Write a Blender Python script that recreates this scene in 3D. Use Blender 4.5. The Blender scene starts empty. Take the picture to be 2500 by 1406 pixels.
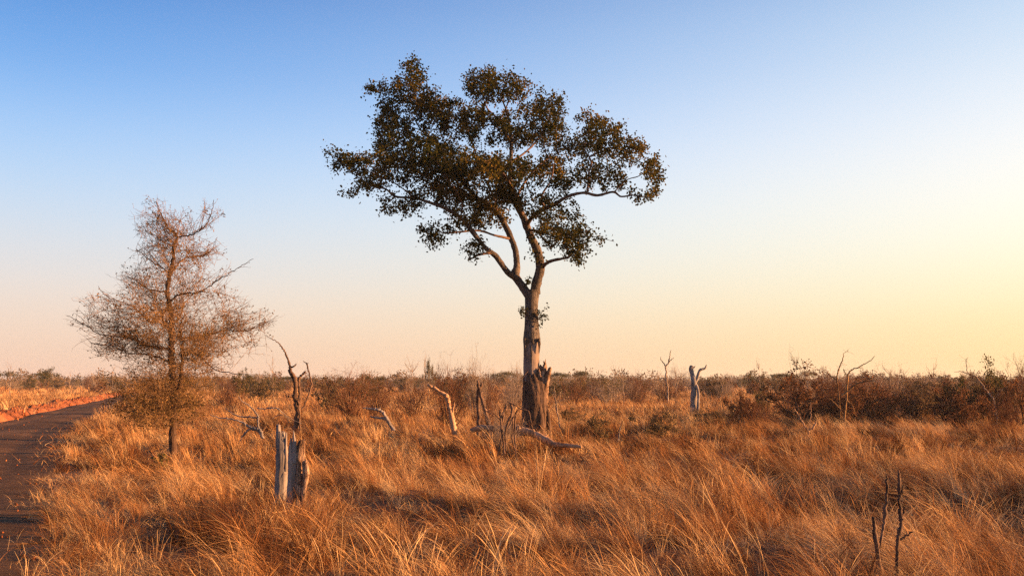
import bpy, math, random
import numpy as np
from mathutils import Vector, Matrix
R = math.radians
rng = np.random.default_rng(11)
random.seed(5)
scene = bpy.context.scene
COL = scene.collection

# ------------------------------------------------------------------ camera
F_PX, HORIZON, CAM_H = 2430.0, 935.0, 2.2
PITCH = math.atan((HORIZON - 703.0) / F_PX)
cam_data = bpy.data.cameras.new('camera')
cam_data.sensor_width = 36.0
cam_data.lens = 36.0 * F_PX / 2500.0
cam_data.clip_start = 0.1
cam_data.clip_end = 9000.0
cam = bpy.data.objects.new('camera', cam_data)
COL.objects.link(cam)
cam.location = (0, 0, CAM_H)
cam.rotation_euler = (R(90) + PITCH, 0, 0)
scene.camera = cam

# ------------------------------------------------------------------ sky, sun, exposure
SUN_AZ, SUN_EL = R(92), R(9)
SUN = Vector((math.sin(SUN_AZ) * math.cos(SUN_EL), math.cos(SUN_AZ) * math.cos(SUN_EL), math.sin(SUN_EL)))
world = bpy.data.worlds.new('World')
scene.world = world
world.use_nodes = True
wt = world.node_tree
wt.nodes.clear()
def wn(t, **k):
    n = wt.nodes.new(t)
    for a, b in k.items(): setattr(n, a, b)
    return n
def ramp(node, stops, interp='LINEAR'):
    cr = node.color_ramp
    cr.interpolation = interp
    while len(cr.elements) > 1: cr.elements.remove(cr.elements[-1])
    cr.elements[0].position = stops[0][0]; cr.elements[0].color = (*stops[0][1], 1)
    for p, c in stops[1:]:
        e = cr.elements.new(p); e.color = (*c, 1)
def lin(*c):
    return tuple(((v / 255) / 12.92 if v <= 10 else ((v / 255 + .055) / 1.055) ** 2.4) for v in c)
sky = wn('ShaderNodeTexSky', sky_type='NISHITA')
sky.sun_disc = False
sky.sun_elevation = SUN_EL
sky.sun_rotation = SUN_AZ
sky.altitude = 300; sky.air_density = 1.0; sky.dust_density = 1.5; sky.ozone_density = 2.0
geo = wn('ShaderNodeTexCoord')
sep = wn('ShaderNodeSeparateXYZ')
wt.links.new(geo.outputs['Generated'], sep.inputs[0])
el = wn('ShaderNodeMath', operation='MULTIPLY'); el.inputs[1].default_value = 1.0
el.use_clamp = True
wt.links.new(sep.outputs['Z'], el.inputs[0])            
# azimuth closeness to the sun: dot of horizontal directions
hv = wn('ShaderNodeCombineXYZ'); wt.links.new(sep.outputs['X'], hv.inputs[0]); wt.links.new(sep.outputs['Y'], hv.inputs[1])
nrm = wn('ShaderNodeVectorMath', operation='NORMALIZE'); wt.links.new(hv.outputs[0], nrm.inputs[0])
dot = wn('ShaderNodeVectorMath', operation='DOT_PRODUCT'); wt.links.new(nrm.outputs[0], dot.inputs[0])
dot.inputs[1].default_value = (math.sin(SUN_AZ), math.cos(SUN_AZ), 0)
mr = wn('ShaderNodeMapRange'); mr.interpolation_type = 'LINEAR'
wt.links.new(dot.outputs['Value'], mr.inputs['Value'])
mr.inputs['From Min'].default_value = -0.48; mr.inputs['From Max'].default_value = 0.44
# elevations in z: 0 (horizon), .10, .20, .30, .36
away = wn('ShaderNodeValToRGB'); near = wn('ShaderNodeValToRGB')
ramp(away, [(0.0, lin(235, 196, 172)), (.05, lin(240, 212, 190)), (.10, lin(228, 221, 216)), (.165, lin(200, 220, 240)), (.23, lin(164, 202, 245)),
            (.29, lin(120, 173, 235)), (.36, lin(90, 146, 216)), (.52, lin(60, 102, 180)), (1.0, lin(34, 62, 124))], 'B_SPLINE')
ramp(near, [(0.0, lin(255, 214, 156)), (.04, lin(255, 224, 166)), (.08, lin(255, 239, 194)), (.13, lin(255, 250, 226)), (.185, lin(254, 251, 242)),
            (.24, lin(238, 243, 248)), (.30, lin(212, 228, 244)), (.375, lin(172, 202, 236)), (.55, lin(100, 138, 200)), (1.0, lin(38, 68, 132))], 'B_SPLINE')
wt.links.new(el.outputs[0], away.inputs[0]); wt.links.new(el.outputs[0], near.inputs[0])
mx = wn('ShaderNodeMix', data_type='RGBA')
pw = wn('ShaderNodeMath', operation='POWER'); pw.inputs[1].default_value = 1.4
wt.links.new(mr.outputs[0], pw.inputs[0]); wt.links.new(pw.outputs[0], mx.inputs['Factor']); wt.links.new(away.outputs[0], mx.inputs['A']); wt.links.new(near.outputs[0], mx.inputs['B'])
SKY_GRAD, SKY_N = 0.262, 0.003
bg = wn('ShaderNodeBackground'); wt.links.new(mx.outputs['Result'], bg.inputs[0]); bg.inputs[1].default_value = SKY_GRAD
bg2 = wn('ShaderNodeBackground'); wt.links.new(sky.outputs[0], bg2.inputs[0]); bg2.inputs[1].default_value = SKY_N
addn = wn('ShaderNodeAddShader'); wt.links.new(bg.outputs[0], addn.inputs[0]); wt.links.new(bg2.outputs[0], addn.inputs[1])
wo = wn('ShaderNodeOutputWorld'); wt.links.new(addn.outputs[0], wo.inputs[0])

sl = bpy.data.lights.new('sun', 'SUN')
sl.energy = 5.0; sl.angle = R(0.6); sl.color = (1.0, 0.50, 0.21)
sun = bpy.data.objects.new('sun', sl); COL.objects.link(sun)
sun.rotation_euler = SUN.to_track_quat('Z', 'Y').to_euler()
scene.view_settings.view_transform = 'Standard'
scene.view_settings.look = 'None'
scene.view_settings.exposure = 1.95
scene.view_settings.gamma = 1.0
scene.render.engine = 'CYCLES'
scene.cycles.max_bounces = 3
scene.cycles.transparent_max_bounces = 8
scene.cycles.use_denoising = False
scene.cycles.filter_width = 1.45
scene.cycles.sample_clamp_indirect = 4

# ------------------------------------------------------------------ helpers
def px(x, y, D):
    """world point at ground distance D (world +Y) seen at photo pixel x, y"""
    dx, dz = (x - 1250.0) / F_PX, (703.0 - y) / F_PX
    c, s = math.cos(PITCH), math.sin(PITCH)
    vy, vz = c - dz * s, s + dz * c
    t = D / vy
    return np.array([dx * t, D, CAM_H + vz * t])
def dist(y, g=0.4):
    return (CAM_H - g) * F_PX / (y - HORIZON)

class Waves:
    def __init__(s, wl, n=10, seed=0):
        r = np.random.default_rng(seed)
        a = r.uniform(0, 2 * np.pi, n); k = 2 * np.pi / (wl * r.uniform(.6, 1.7, n))
        s.kx, s.ky, s.ph = k * np.cos(a), k * np.sin(a), r.uniform(0, 6.28, n); s.n = n
    def __call__(s, x, y):
        x = np.asarray(x, float); y = np.asarray(y, float); v = 0
        for a, b, p in zip(s.kx, s.ky, s.ph): v = v + np.sin(a * x + b * y + p)
        return v / math.sqrt(s.n)
W_BIG, W_MID, W_SML, W_FLOW, W_COL = Waves(40, seed=1), Waves(9, seed=2), Waves(2.6, seed=3), Waves(14, seed=4), Waves(6, seed=9)

ROAD = np.array([(1.6, -12), (-0.9, -4), (-3.6, 2), (-5.7, 7), (-8.1, 12), (-9.4, 15), (-11.9, 20.5), (-17.2, 32.5), (-22.9, 46.5), (-31.2, 71), (-41, 100), (-50, 128), (-66, 175), (-85, 240)], float)
ROAD_W = 2.35
def road_dist(x, y):
    x = np.asarray(x, float); y = np.asarray(y, float)
    best = np.full(x.shape, 1e9); side = np.zeros(x.shape)
    for a, b in zip(ROAD[:-1], ROAD[1:]):
        d = b - a; L2 = (d ** 2).sum()
        t = np.clip(((x - a[0]) * d[0] + (y - a[1]) * d[1]) / L2, 0, 1)
        ex, ey = x - a[0] - t * d[0], y - a[1] - t * d[1]
        q = np.hypot(ex, ey); m = q < best
        side = np.where(m, np.sign(ex * d[1] - ey * d[0]), side); best = np.where(m, q, best)
    return best, side                                # side +1 = right of the road
HOLLOWS = []                                           # x, y, radius along x, along y, depth
for hx, hy, rx, ry, dp in [(1010, 1190, 1.5, 1.2, .9), (1180, 1150, .8, .5, .5), (1830, 1050, 2.4, 1.7, .8), (1480, 1062, 2.8, 1.2, .7), (1880, 1290, .7, .6, .9),
                           (2440, 1215, 1.5, 1.0, .9), (1900, 1145, 1.7, .9, .6), (2230, 1180, 1.6, .7, .6), (900, 1340, .5, .5, .6), (1560, 1340, .6, .5, .5), (1120, 1015, 3.0, 1.3, .4)]:
    d = dist(hy, .45); p = px(hx, hy, d); HOLLOWS.append((p[0], d, rx, ry, dp))
def hollow(x, y):
    v = np.zeros(np.shape(x))
    for hx, hy, rx, ry, dp in HOLLOWS:
        v = np.maximum(v, dp * np.exp(-(((x - hx) / rx) ** 2 + ((y - hy) / ry) ** 2) ** 1.3))
    return v
def terrain(x, y):
    x = np.asarray(x, float); y = np.asarray(y, float)
    rd, sd = road_dist(x, y)
    k = np.clip((rd - ROAD_W - .3) / 3.0, 0, 1); k = k * k * (3 - 2 * k)
    far = np.clip(y / 60, 0, 1)
    z = .12 * W_MID(x, y) + .055 * W_SML(x, y) + .16 * W_BIG(x, y) * far - .16 * hollow(x, y)
    return z * k

def mesh_obj(name, verts, faces=None, mat=None, parent=None, smooth=True, flat_faces=None):
    """faces: list of (n,k) int arrays"""
    me = bpy.data.meshes.new(name)
    verts = np.asarray(verts, np.float32).reshape(-1, 3)
    fs = [np.asarray(f, np.int32) for f in faces if len(f)]
    me.vertices.add(len(verts)); me.vertices.foreach_set('co', verts.ravel())
    tot = sum(f.size for f in fs); nf = sum(len(f) for f in fs)
    me.loops.add(tot); me.loops.foreach_set('vertex_index', np.concatenate([f.ravel() for f in fs]))
    me.polygons.add(nf)
    sizes = np.concatenate([np.full(len(f), f.shape[1], np.int32) for f in fs])
    starts = np.concatenate([[0], np.cumsum(sizes)[:-1]]).astype(np.int32)
    me.polygons.foreach_set('loop_start', starts)
    if smooth: me.polygons.foreach_set('use_smooth', np.ones(nf, bool))
    me.update(calc_edges=True)
    if mat:
        for m in (mat if isinstance(mat, (list, tuple)) else [mat]): me.materials.append(m)
    o = bpy.data.objects.new(name, me); COL.objects.link(o)
    if parent: o.parent = parent
    return o

class MB:
    def __init__(s): s.v = []; s.q = []; s.t = []; s.n = 0
    def add(s, v, q=None, t=None):
        v = np.asarray(v, float).reshape(-1, 3)
        if q is not None and len(q): s.q.append(np.asarray(q) + s.n)
        if t is not None and len(t): s.t.append(np.asarray(t) + s.n)
        s.v.append(v); s.n += len(v)
    def tube(s, P, Rd, sides=6, cap=True, wob=0.0):
        P = np.asarray(P, float); Rd = np.broadcast_to(np.asarray(Rd, float), (len(P),))
        s.tubes(P[None], Rd[None], sides, cap, wob)
    def tubes(s, P, Rd, sides=3, cap=False, wob=0.0):
        """P (B,N,3), Rd (B,N)"""
        B, N, _ = P.shape
        if B == 0: return
        T = np.empty_like(P); T[:, 1:-1] = P[:, 2:] - P[:, :-2]; T[:, 0] = P[:, 1] - P[:, 0]; T[:, -1] = P[:, -1] - P[:, -2]
        T /= np.linalg.norm(T, axis=2, keepdims=True) + 1e-9
        ref = np.array([0.31, 0.95, 0.05]); ref2 = np.array([.1, .1, 1.0])
        m = np.abs((T * ref).sum(2)).max(1) > .93
        rf = np.where(m[:, None, None], ref2, ref)
        U = np.cross(T, rf); U /= np.linalg.norm(U, axis=2, keepdims=True) + 1e-9
        V = np.cross(T, U)
        a = np.arange(sides) * 2 * np.pi / sides
        rr = Rd[:, :, None] * (1 + (wob * rng.normal(size=(B, N, sides)) if wob else 0))
        v = P[:, :, None] + rr[..., None] * (np.cos(a)[None, None, :, None] * U[:, :, None] + np.sin(a)[None, None, :, None] * V[:, :, None])
        i = np.arange(N - 1)[:, None] * sides; j = np.arange(sides)[None]; j2 = (j + 1) % sides
        q = np.stack([i + j, i + j2, i + sides + j2, i + sides + j], -1).reshape(-1, 4)
        off = (np.arange(B) * N * sides)[:, None, None]
        s.add(v.reshape(-1, 3), (q[None] + off).reshape(-1, 4))
        if cap:
            for b in range(B):
                o = s.n - B * N * sides + b * N * sides + (N - 1) * sides
                c = s.n; s.v.append(P[b, -1:] + T[b, -1:] * Rd[b, -1] * .4); s.n += 1
                s.t.append(np.array([(o + k, o + (k + 1) % sides, c) for k in range(sides)]))
    def leaves(s, C, size, asp=.55, droop=0.0):
        """rhombic leaves centred at C (n,3)"""
        n = len(C)
        if n == 0: return
        d = rng.normal(size=(n, 3)); d[:, 2] -= droop; d /= np.linalg.norm(d, axis=1, keepdims=True)
        e = np.cross(d, rng.normal(size=(n, 3))); e /= np.linalg.norm(e, axis=1, keepdims=True) + 1e-9
        L = (np.broadcast_to(size, (n,)) * rng.uniform(.7, 1.3, n))[:, None] * .5; W = L * asp
        nn = np.cross(d, e) * L * .18
        v = np.stack([C - d * L, C + e * W - d * L * .1 + nn, C + d * L, C - e * W - d * L * .1 + nn], 1)
        k = (np.arange(n) * 4)[:, None]
        s.add(v.reshape(-1, 3), None, np.concatenate([k + [[0, 1, 2]], k + [[0, 2, 3]]]))
    def build(s, name, mat, parent=None, smooth=True):
        return mesh_obj(name, np.concatenate(s.v) if s.v else np.zeros((0, 3)), s.q + s.t, mat, parent, smooth)

def tag(o, label=None, cat=None, group=None, kind=None):
    if label: o['label'] = label
    if cat: o['category'] = cat
    if group: o['group'] = group
    if kind: o['kind'] = kind
    return o
def empty(name, loc, label, cat, group=None):
    o = bpy.data.objects.new(name, None); COL.objects.link(o); o.location = loc
    o.empty_display_size = .2
    return tag(o, label, cat, group)
def adopt(child, root):
    """parent a mesh written in world coordinates under root"""
    child.parent = root
    child.data.transform(Matrix.Translation(-Vector(root.location)))
    return child

def smooth_path(pts, n=6, jit=0.0):
    pts = np.asarray(pts, float)
    out = []
    P = np.vstack([2 * pts[0] - pts[1], pts, 2 * pts[-1] - pts[-2]])
    for i in range(1, len(P) - 2):
        t = np.linspace(0, 1, n, endpoint=False)[:, None]
        a, b, c, d = P[i - 1], P[i], P[i + 1], P[i + 2]
        out.append(.5 * ((2 * b) + (c - a) * t + (2 * a - 5 * b + 4 * c - d) * t ** 2 + (3 * b - a - 3 * c + d) * t ** 3))
    out = np.vstack(out + [pts[-1:]])
    if jit:
        k = np.linalg.norm(np.diff(pts[:, :3], axis=0), axis=1).mean() * jit
        nz = rng.normal(size=(len(out), 3)) * k; nz[0] = 0
        out[:, :3] += nz
    return out

def colonize(seeds, A, di, dk, step, iters=120, sag=0.0, jit=.25):
    """space colonisation: seeds (m,3) points of the traced limbs; A attractors"""
    nodes = [np.asarray(seeds, float)]; N = len(seeds)
    allp = np.asarray(seeds, float); par = [-1] * N
    A = np.asarray(A, float).copy()
    nd = np.full(len(A), 1e9); ni = np.zeros(len(A), int)
    def upd(new, base):
        for s0 in range(0, len(new), 400):
            q = new[s0:s0 + 400]
            D = np.linalg.norm(A[:, None] - q[None], axis=2)
            j = D.argmin(1); dm = D[np.arange(len(A)), j]; m = dm < nd
            nd[m] = dm[m]; ni[m] = base + s0 + j[m]
    upd(allp, 0)
    seen = set()
    for it in range(iters):
        act = (nd < di) & (nd > dk)
        if not act.any(): break
        idx = ni[act]; dirs = A[act] - allp[idx]; dirs /= np.linalg.norm(dirs, axis=1, keepdims=True) + 1e-9
        u, inv = np.unique(idx, return_inverse=True)
        S = np.zeros((len(u), 3)); np.add.at(S, inv, dirs)
        S += rng.normal(size=S.shape) * jit; S[:, 2] -= sag
        S /= np.linalg.norm(S, axis=1, keepdims=True) + 1e-9
        new = allp[u] + S * step
        keep = [k for k, (a, b) in enumerate(zip(u, np.round(new / (step * .35)).astype(int))) if (tuple(b) not in seen)]
        for k in keep: seen.add(tuple(np.round(new[k] / (step * .35)).astype(int)))
        if not keep:
            break
        new = new[keep]; base = len(allp)
        par += list(u[keep]); allp = np.vstack([allp, new])
        upd(new, base)
        m = nd > dk
        A = A[m]; nd = nd[m]; ni = ni[m]
        if len(A) == 0: break
    return allp, np.array(par), N

def grow_tubes(mb, P, par, nseed, tip, expo=2.2, rmax=.05, sides=4):
    n = len(P); kids = [[] for _ in range(n)]
    for i in range(nseed, n): kids[par[i]].append(i)
    r = np.zeros(n); 
    for i in range(n - 1, nseed - 1, -1):
        r[i] = tip if not kids[i] else min(rmax, sum(r[k] ** expo for k in kids[i]) ** (1 / expo))
    ends = [i for i in range(nseed, n) if not kids[i]]
    starts = []
    for i in range(n):
        if i < nseed: starts += [(i, k) for k in kids[i]]
        else:
            ks = sorted(kids[i], key=lambda k: -r[k])
            starts += [(i, k) for k in ks[1:]]
    bylen = {}
    for a, k in starts:
        ch = [a, k]
        while kids[ch[-1]]: ch.append(max(kids[ch[-1]], key=lambda q: r[q]))
        rr = [min(r[k], 1) if a < nseed else r[k]] + [r[q] for q in ch[1:]]
        rr[-1] *= .6
        bylen.setdefault(len(ch), []).append((ch, rr))
    for L, items in bylen.items():
        mb.tubes(P[np.array([c for c, _ in items])], np.array([q for _, q in items]), sides)
    return r, ends

# ------------------------------------------------------------------ materials
def mat(name):
    m = bpy.data.materials.new(name); m.use_nodes = True
    nt = m.node_tree; nt.nodes.clear()
    out = nt.nodes.new('ShaderNodeOutputMaterial')
    return m, nt, out
def N(nt, t, ins=None, **k):
    n = nt.nodes.new(t)
    for a, b in k.items(): setattr(n, a, b)
    for a, b in (ins or {}).items(): n.inputs[a].default_value = b
    return n
def leafy(name, cols, trans=.35, scale=1.3, fine=25, inst=False, rough=.6):
    """foliage, twigs or grass: diffuse + translucent with colour broken up by noise in place"""
    m, nt, out = mat(name); L = nt.links.new
    g = N(nt, 'ShaderNodeNewGeometry')
    n1 = N(nt, 'ShaderNodeTexNoise', {'Scale': scale, 'Detail': 3.0}); L(g.outputs['Position'], n1.inputs['Vector'])
    n2 = N(nt, 'ShaderNodeTexNoise', {'Scale': fine, 'Detail': 1.0}); L(g.outputs['Position'], n2.inputs['Vector'])
    add = N(nt, 'ShaderNodeMath', operation='MULTIPLY_ADD'); add.inputs[1].default_value = 1.0
    L(n1.outputs[0], add.inputs[0])
    sc = N(nt, 'ShaderNodeMath', operation='MULTIPLY_ADD'); sc.inputs[1].default_value = 1.2; sc.inputs[2].default_value = -.60
    src = n2.outputs[0]
    if inst:
        oi = N(nt, 'ShaderNodeObjectInfo'); rn = N(nt, 'ShaderNodeMath', operation='MULTIPLY_ADD'); rn.inputs[1].default_value = .75
        L(oi.outputs['Random'], rn.inputs[0]); 
        h = N(nt, 'ShaderNodeMath', operation='MULTIPLY'); h.inputs[1].default_value = .30; L(n2.outputs[0], h.inputs[0])
        L(h.outputs[0], rn.inputs[2]); src = rn.outputs[0]
    L(src, sc.inputs[0]); L(sc.outputs[0], add.inputs[2])
    rp = N(nt, 'ShaderNodeValToRGB'); ramp(rp, cols); L(add.outputs[0], rp.inputs[0])
    df = N(nt, 'ShaderNodeBsdfDiffuse'); tr = N(nt, 'ShaderNodeBsdfTranslucent')
    L(rp.outputs[0], df.inputs[0]); L(rp.outputs[0], tr.inputs[0])
    mxs = N(nt, 'ShaderNodeMixShader'); mxs.inputs[0].default_value = trans
    L(df.outputs[0], mxs.inputs[1]); L(tr.outputs[0], mxs.inputs[2]); L(mxs.outputs[0], out.inputs[0])
    return m
def woody(name, cols, scale=6, stretch=(1, 1, .18), bump=.6, crack=True, rough=.85, dist_=.03):
    m, nt, out = mat(name); L = nt.links.new
    tc = N(nt, 'ShaderNodeNewGeometry'); mp = N(nt, 'ShaderNodeMapping'); mp.inputs['Scale'].default_value = stretch
    L(tc.outputs['Position'], mp.inputs[0])
    n1 = N(nt, 'ShaderNodeTexNoise', {'Scale': scale, 'Detail': 8.0, 'Roughness': .65, 'Distortion': .4}); L(mp.outputs[0], n1.inputs['Vector'])
    n2 = N(nt, 'ShaderNodeTexNoise', {'Scale': scale * .22, 'Detail': 3.0}); L(tc.outputs['Position'], n2.inputs['Vector'])
    mm = N(nt, 'ShaderNodeMath', operation='MULTIPLY_ADD'); mm.inputs[1].default_value = .55
    L(n2.outputs[0], mm.inputs[0]); h = N(nt, 'ShaderNodeMath', operation='MULTIPLY'); h.inputs[1].default_value = .5
    L(n1.outputs[0], h.inputs[0]); L(h.outputs[0], mm.inputs[2])
    rp = N(nt, 'ShaderNodeValToRGB'); ramp(rp, cols); L(mm.outputs[0], rp.inputs[0])
    b = N(nt, 'ShaderNodeBsdfPrincipled', {'Roughness': rough, 'Specular IOR Level': .2})
    colr = rp.outputs[0]
    hgt = n1.outputs[0]
    if crack:
        vo = N(nt, 'ShaderNodeTexVoronoi', {'Scale': scale * 1.6}, feature='DISTANCE_TO_EDGE'); 
        mp2 = N(nt, 'ShaderNodeMapping'); mp2.inputs['Scale'].default_value = (stretch[0], stretch[1], stretch[2] * .7)
        L(tc.outputs['Position'], mp2.inputs[0])
        w = N(nt, 'ShaderNodeVectorMath', operation='MULTIPLY_ADD'); w.inputs[1].default_value = (.06, .06, .06)
        L(n1.outputs['Color'], w.inputs[0]); L(mp2.outputs[0], w.inputs[2]); L(w.outputs[0], vo.inputs['Vector'])
        cr = N(nt, 'ShaderNodeMapRange'); cr.inputs['From Max'].default_value = .10; L(vo.outputs['Distance'], cr.inputs[0])
        cr.inputs['To Min'].default_value = .35
        mc = N(nt, 'ShaderNodeVectorMath', operation='SCALE'); L(rp.outputs[0], mc.inputs[0]); L(cr.outputs[0], mc.inputs['Scale'])
        colr = mc.outputs[0]
        hh = N(nt, 'ShaderNodeMath', operation='MULTIPLY_ADD'); hh.inputs[1].default_value = .5
        L(cr.outputs[0], hh.inputs[0]); L(n1.outputs[0], hh.inputs[2]); hgt = hh.outputs[0]
    L(colr, b.inputs['Base Color'])
    bp = N(nt, 'ShaderNodeBump', {'Strength': bump, 'Distance': dist_}); L(hgt, bp.inputs['Height']); L(bp.outputs[0], b.inputs['Normal'])
    L(b.outputs[0], out.inputs[0])
    return m

M_GRASS = leafy('dry_grass', [(.20, (.085, .036, .016)), (.38, (.20, .082, .030)), (.54, (.37, .175, .064)), (.70, (.54, .295, .115)), (.88, (.66, .45, .22))], trans=.20, scale=.35, fine=1.6, inst=True)
M_LEAF = leafy('green_leaves', [(.22, (.013, .017, .005)), (.42, (.028, .032, .008)), (.58, (.060, .052, .011)), (.76, (.17, .108, .02))], trans=.30, scale=.45, fine=9)
M_THORNLEAF = leafy('small_leaves', [(.25, (.045, .040, .015)), (.5, (.13, .085, .033)), (.75, (.26, .15, .06))], trans=.25, scale=1.2, fine=14)
M_TWIG = leafy('twig_bark', [(.25, (.080, .044, .022)), (.5, (.17, .098, .046)), (.75, (.29, .18, .085))], trans=0, scale=2, fine=20)
M_GREYTWIG = leafy('grey_twig_bark', [(.25, (.12, .085, .06)), (.5, (.24, .18, .13)), (.75, (.38, .30, .23))], trans=0, scale=2, fine=20)
M_REDTWIG = leafy('red_brown_twigs', [(.25, (.050, .024, .016)), (.5, (.105, .050, .029)), (.75, (.19, .095, .052))], trans=0, scale=2, fine=20)
M_RED = leafy('copper_leaves', [(.22, (.045, .023, .013)), (.42, (.115, .052, .025)), (.62, (.20, .095, .042)), (.8, (.33, .18, .075))], trans=.25, scale=.8, fine=12)
M_OLIVE = leafy('olive_leaves', [(.25, (.030, .034, .012)), (.5, (.075, .070, .024)), (.75, (.15, .115, .04))], trans=.25, scale=.8, fine=12)
M_TAN = leafy('tan_leaves', [(.25, (.07, .055, .03)), (.5, (.14, .10, .05)), (.75, (.24, .17, .09))], trans=.2, scale=.6, fine=8)
M_FAR = leafy('far_woodland_leaves', [(.25, (.060, .050, .026)), (.42, (.105, .070, .035)), (.6, (.15, .095, .05)), (.8, (.22, .15, .09))], trans=.2, scale=.035, fine=.8)
M_TRUNK = woody('grey_trunk_bark', [(.3, (.030, .023, .019)), (.48, (.085, .068, .056)), (.62, (.14, .115, .098)), (.75, (.22, .185, .16))], scale=9, stretch=(1, 1, .35), bump=1.0, dist_=.05)
M_BARK = woody('tree_bark', [(.3, (.028, .015, .010)), (.5, (.075, .042, .026)), (.7, (.16, .10, .066))], scale=7)
M_SMOOTHBARK = woody('limb_bark', [(.3, (.040, .022, .014)), (.5, (.085, .050, .032)), (.7, (.16, .10, .068))], scale=5, crack=False, bump=.4)
M_BAREWOOD = woody('stripped_wood', [(.3, (.06, .040, .030)), (.5, (.17, .128, .104)), (.7, (.28, .225, .19))], scale=9, stretch=(1, 1, .06), crack=False, bump=.6)
M_GREYWOOD = woody('weathered_grey_wood', [(.3, (.050, .042, .037)), (.48, (.16, .138, .122)), (.7, (.32, .275, .24))], crack=False, scale=18, stretch=(1, 1, .06), bump=.8, dist_=.012)
M_ROTWOOD = woody('rotten_wood', [(.35, (.030, .018, .012)), (.5, (.15, .085, .05)), (.65, (.40, .27, .18))], scale=14, stretch=(1, 1, .35), bump=1.0, dist_=.02)
M_LOG = woody('bleached_log', [(.3, (.12, .065, .035)), (.5, (.32, .19, .105)), (.7, (.50, .32, .19))], scale=14, stretch=(.12, 1, 1), bump=.7, crack=False)
M_DARKWOOD = woody('dark_dead_wood', [(.3, (.035, .022, .016)), (.5, (.10, .06, .04)), (.7, (.24, .15, .10))], scale=12, stretch=(1, 1, .2), bump=.7, dist_=.015)

def ground_mat(name, cols, sc=1.2, bump=.4, bd=.05):
    m, nt, out = mat(name); L = nt.links.new
    g = N(nt, 'ShaderNodeNewGeometry')
    n1 = N(nt, 'ShaderNodeTexNoise', {'Scale': sc, 'Detail': 10.0, 'Roughness': .7}); L(g.outputs['Position'], n1.inputs['Vector'])
    n3 = N(nt, 'ShaderNodeTexNoise', {'Scale': sc * .12, 'Detail': 3.0}); L(g.outputs['Position'], n3.inputs['Vector'])
    a = N(nt, 'ShaderNodeMath', operation='ADD'); L(n1.outputs[0], a.inputs[0]); L(n3.outputs[0], a.inputs[1])
    h = N(nt, 'ShaderNodeMath', operation='MULTIPLY'); h.inputs[1].default_value = .5; L(a.outputs[0], h.inputs[0])
    rp = N(nt, 'ShaderNodeValToRGB'); ramp(rp, cols); L(h.outputs[0], rp.inputs[0])
    b = N(nt, 'ShaderNodeBsdfPrincipled', {'Roughness': .95, 'Specular IOR Level': .1}); L(rp.outputs[0], b.inputs['Base Color'])
    n2 = N(nt, 'ShaderNodeTexNoise', {'Scale': sc * 9, 'Detail': 8.0, 'Roughness': .7}); L(g.outputs['Position'], n2.inputs['Vector'])
    bp = N(nt, 'ShaderNodeBump', {'Strength': bump, 'Distance': bd}); L(n2.outputs[0], bp.inputs['Height']); L(bp.outputs[0], b.inputs['Normal'])
    L(b.outputs[0], out.inputs[0])
    return m
M_GROUND = ground_mat('dry_soil_litter', [(.35, (.085, .042, .020)), (.5, (.16, .080, .034)), (.65, (.25, .14, .065))])
M_ROAD = ground_mat('red_dirt_road', [(.35, (.058, .030, .011)), (.5, (.105, .054, .020)), (.65, (.18, .095, .040))], sc=1.6, bump=.5, bd=.03)
M_BANK = ground_mat('red_clay_bank', [(.35, (.12, .040, .016)), (.5, (.24, .080, .030)), (.65, (.36, .145, .06))], sc=2.5, bump=.8, bd=.06)

# ------------------------------------------------------------------ ground, road, bank
def axis(fine0, fine1, step, lo, hi, g=1.09):
    a = list(np.arange(fine0, fine1, step)); s = step; x = a[-1]
    while x < hi: s *= g; x += s; a.append(min(x, hi))
    s = step; x = a[0]; b = []
    while x > lo: s *= g; x -= s; b.append(max(x, lo))
    return np.array(b[::-1] + a)
def sheet(name, X, Y, Z, m, kind='structure', label=None):
    n, k = X.shape
    v = np.stack([X, Y, Z], -1).reshape(-1, 3)
    i = np.arange(n - 1)[:, None] * k + np.arange(k - 1)[None]
    q = np.stack([i, i + 1, i + k + 1, i + k], -1).reshape(-1, 4)
    o = mesh_obj(name, v, [q], m)
    return tag(o, label, None, None, kind)
gx = axis(-26, 26, .45, -5000, 5000); gy = axis(1, 60, .45, -600, 7000)
X, Y = np.meshgrid(gx, gy)
Z = terrain(X, Y)
sheet('ground', X, Y, Z, M_GROUND)
# road sheet
seg = smooth_path(np.c_[ROAD, np.zeros(len(ROAD))], 44)[:, :2]
tan = np.gradient(seg, axis=0); tan /= np.linalg.norm(tan, axis=1, keepdims=True); nor = np.c_[tan[:, 1], -tan[:, 0]]
u = np.linspace(-1, 1, 27)
hw = ROAD_W + .22 * np.sin(np.arange(len(seg)) * .16)[:, None]
edge = np.where(np.abs(u)[None] > .99, .18 * rng.normal(size=(len(seg), 1)), 0)
RX = seg[:, :1] + nor[:, :1] * (u[None] * hw + edge); RY = seg[:, 1:] + nor[:, 1:] * (u[None] * hw + edge)
RZ = .02 + .005 * Waves(2.4, 16, 41)(RX, RY) + .03 * (1 - u[None] ** 2) - .030 * np.exp(-((np.abs(u[None]) - .45) / .14) ** 2) 
RZ[:, [0, -1]] = .003
sheet('dirt_road', RX, RY, np.maximum(RZ, .004), M_ROAD)
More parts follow.
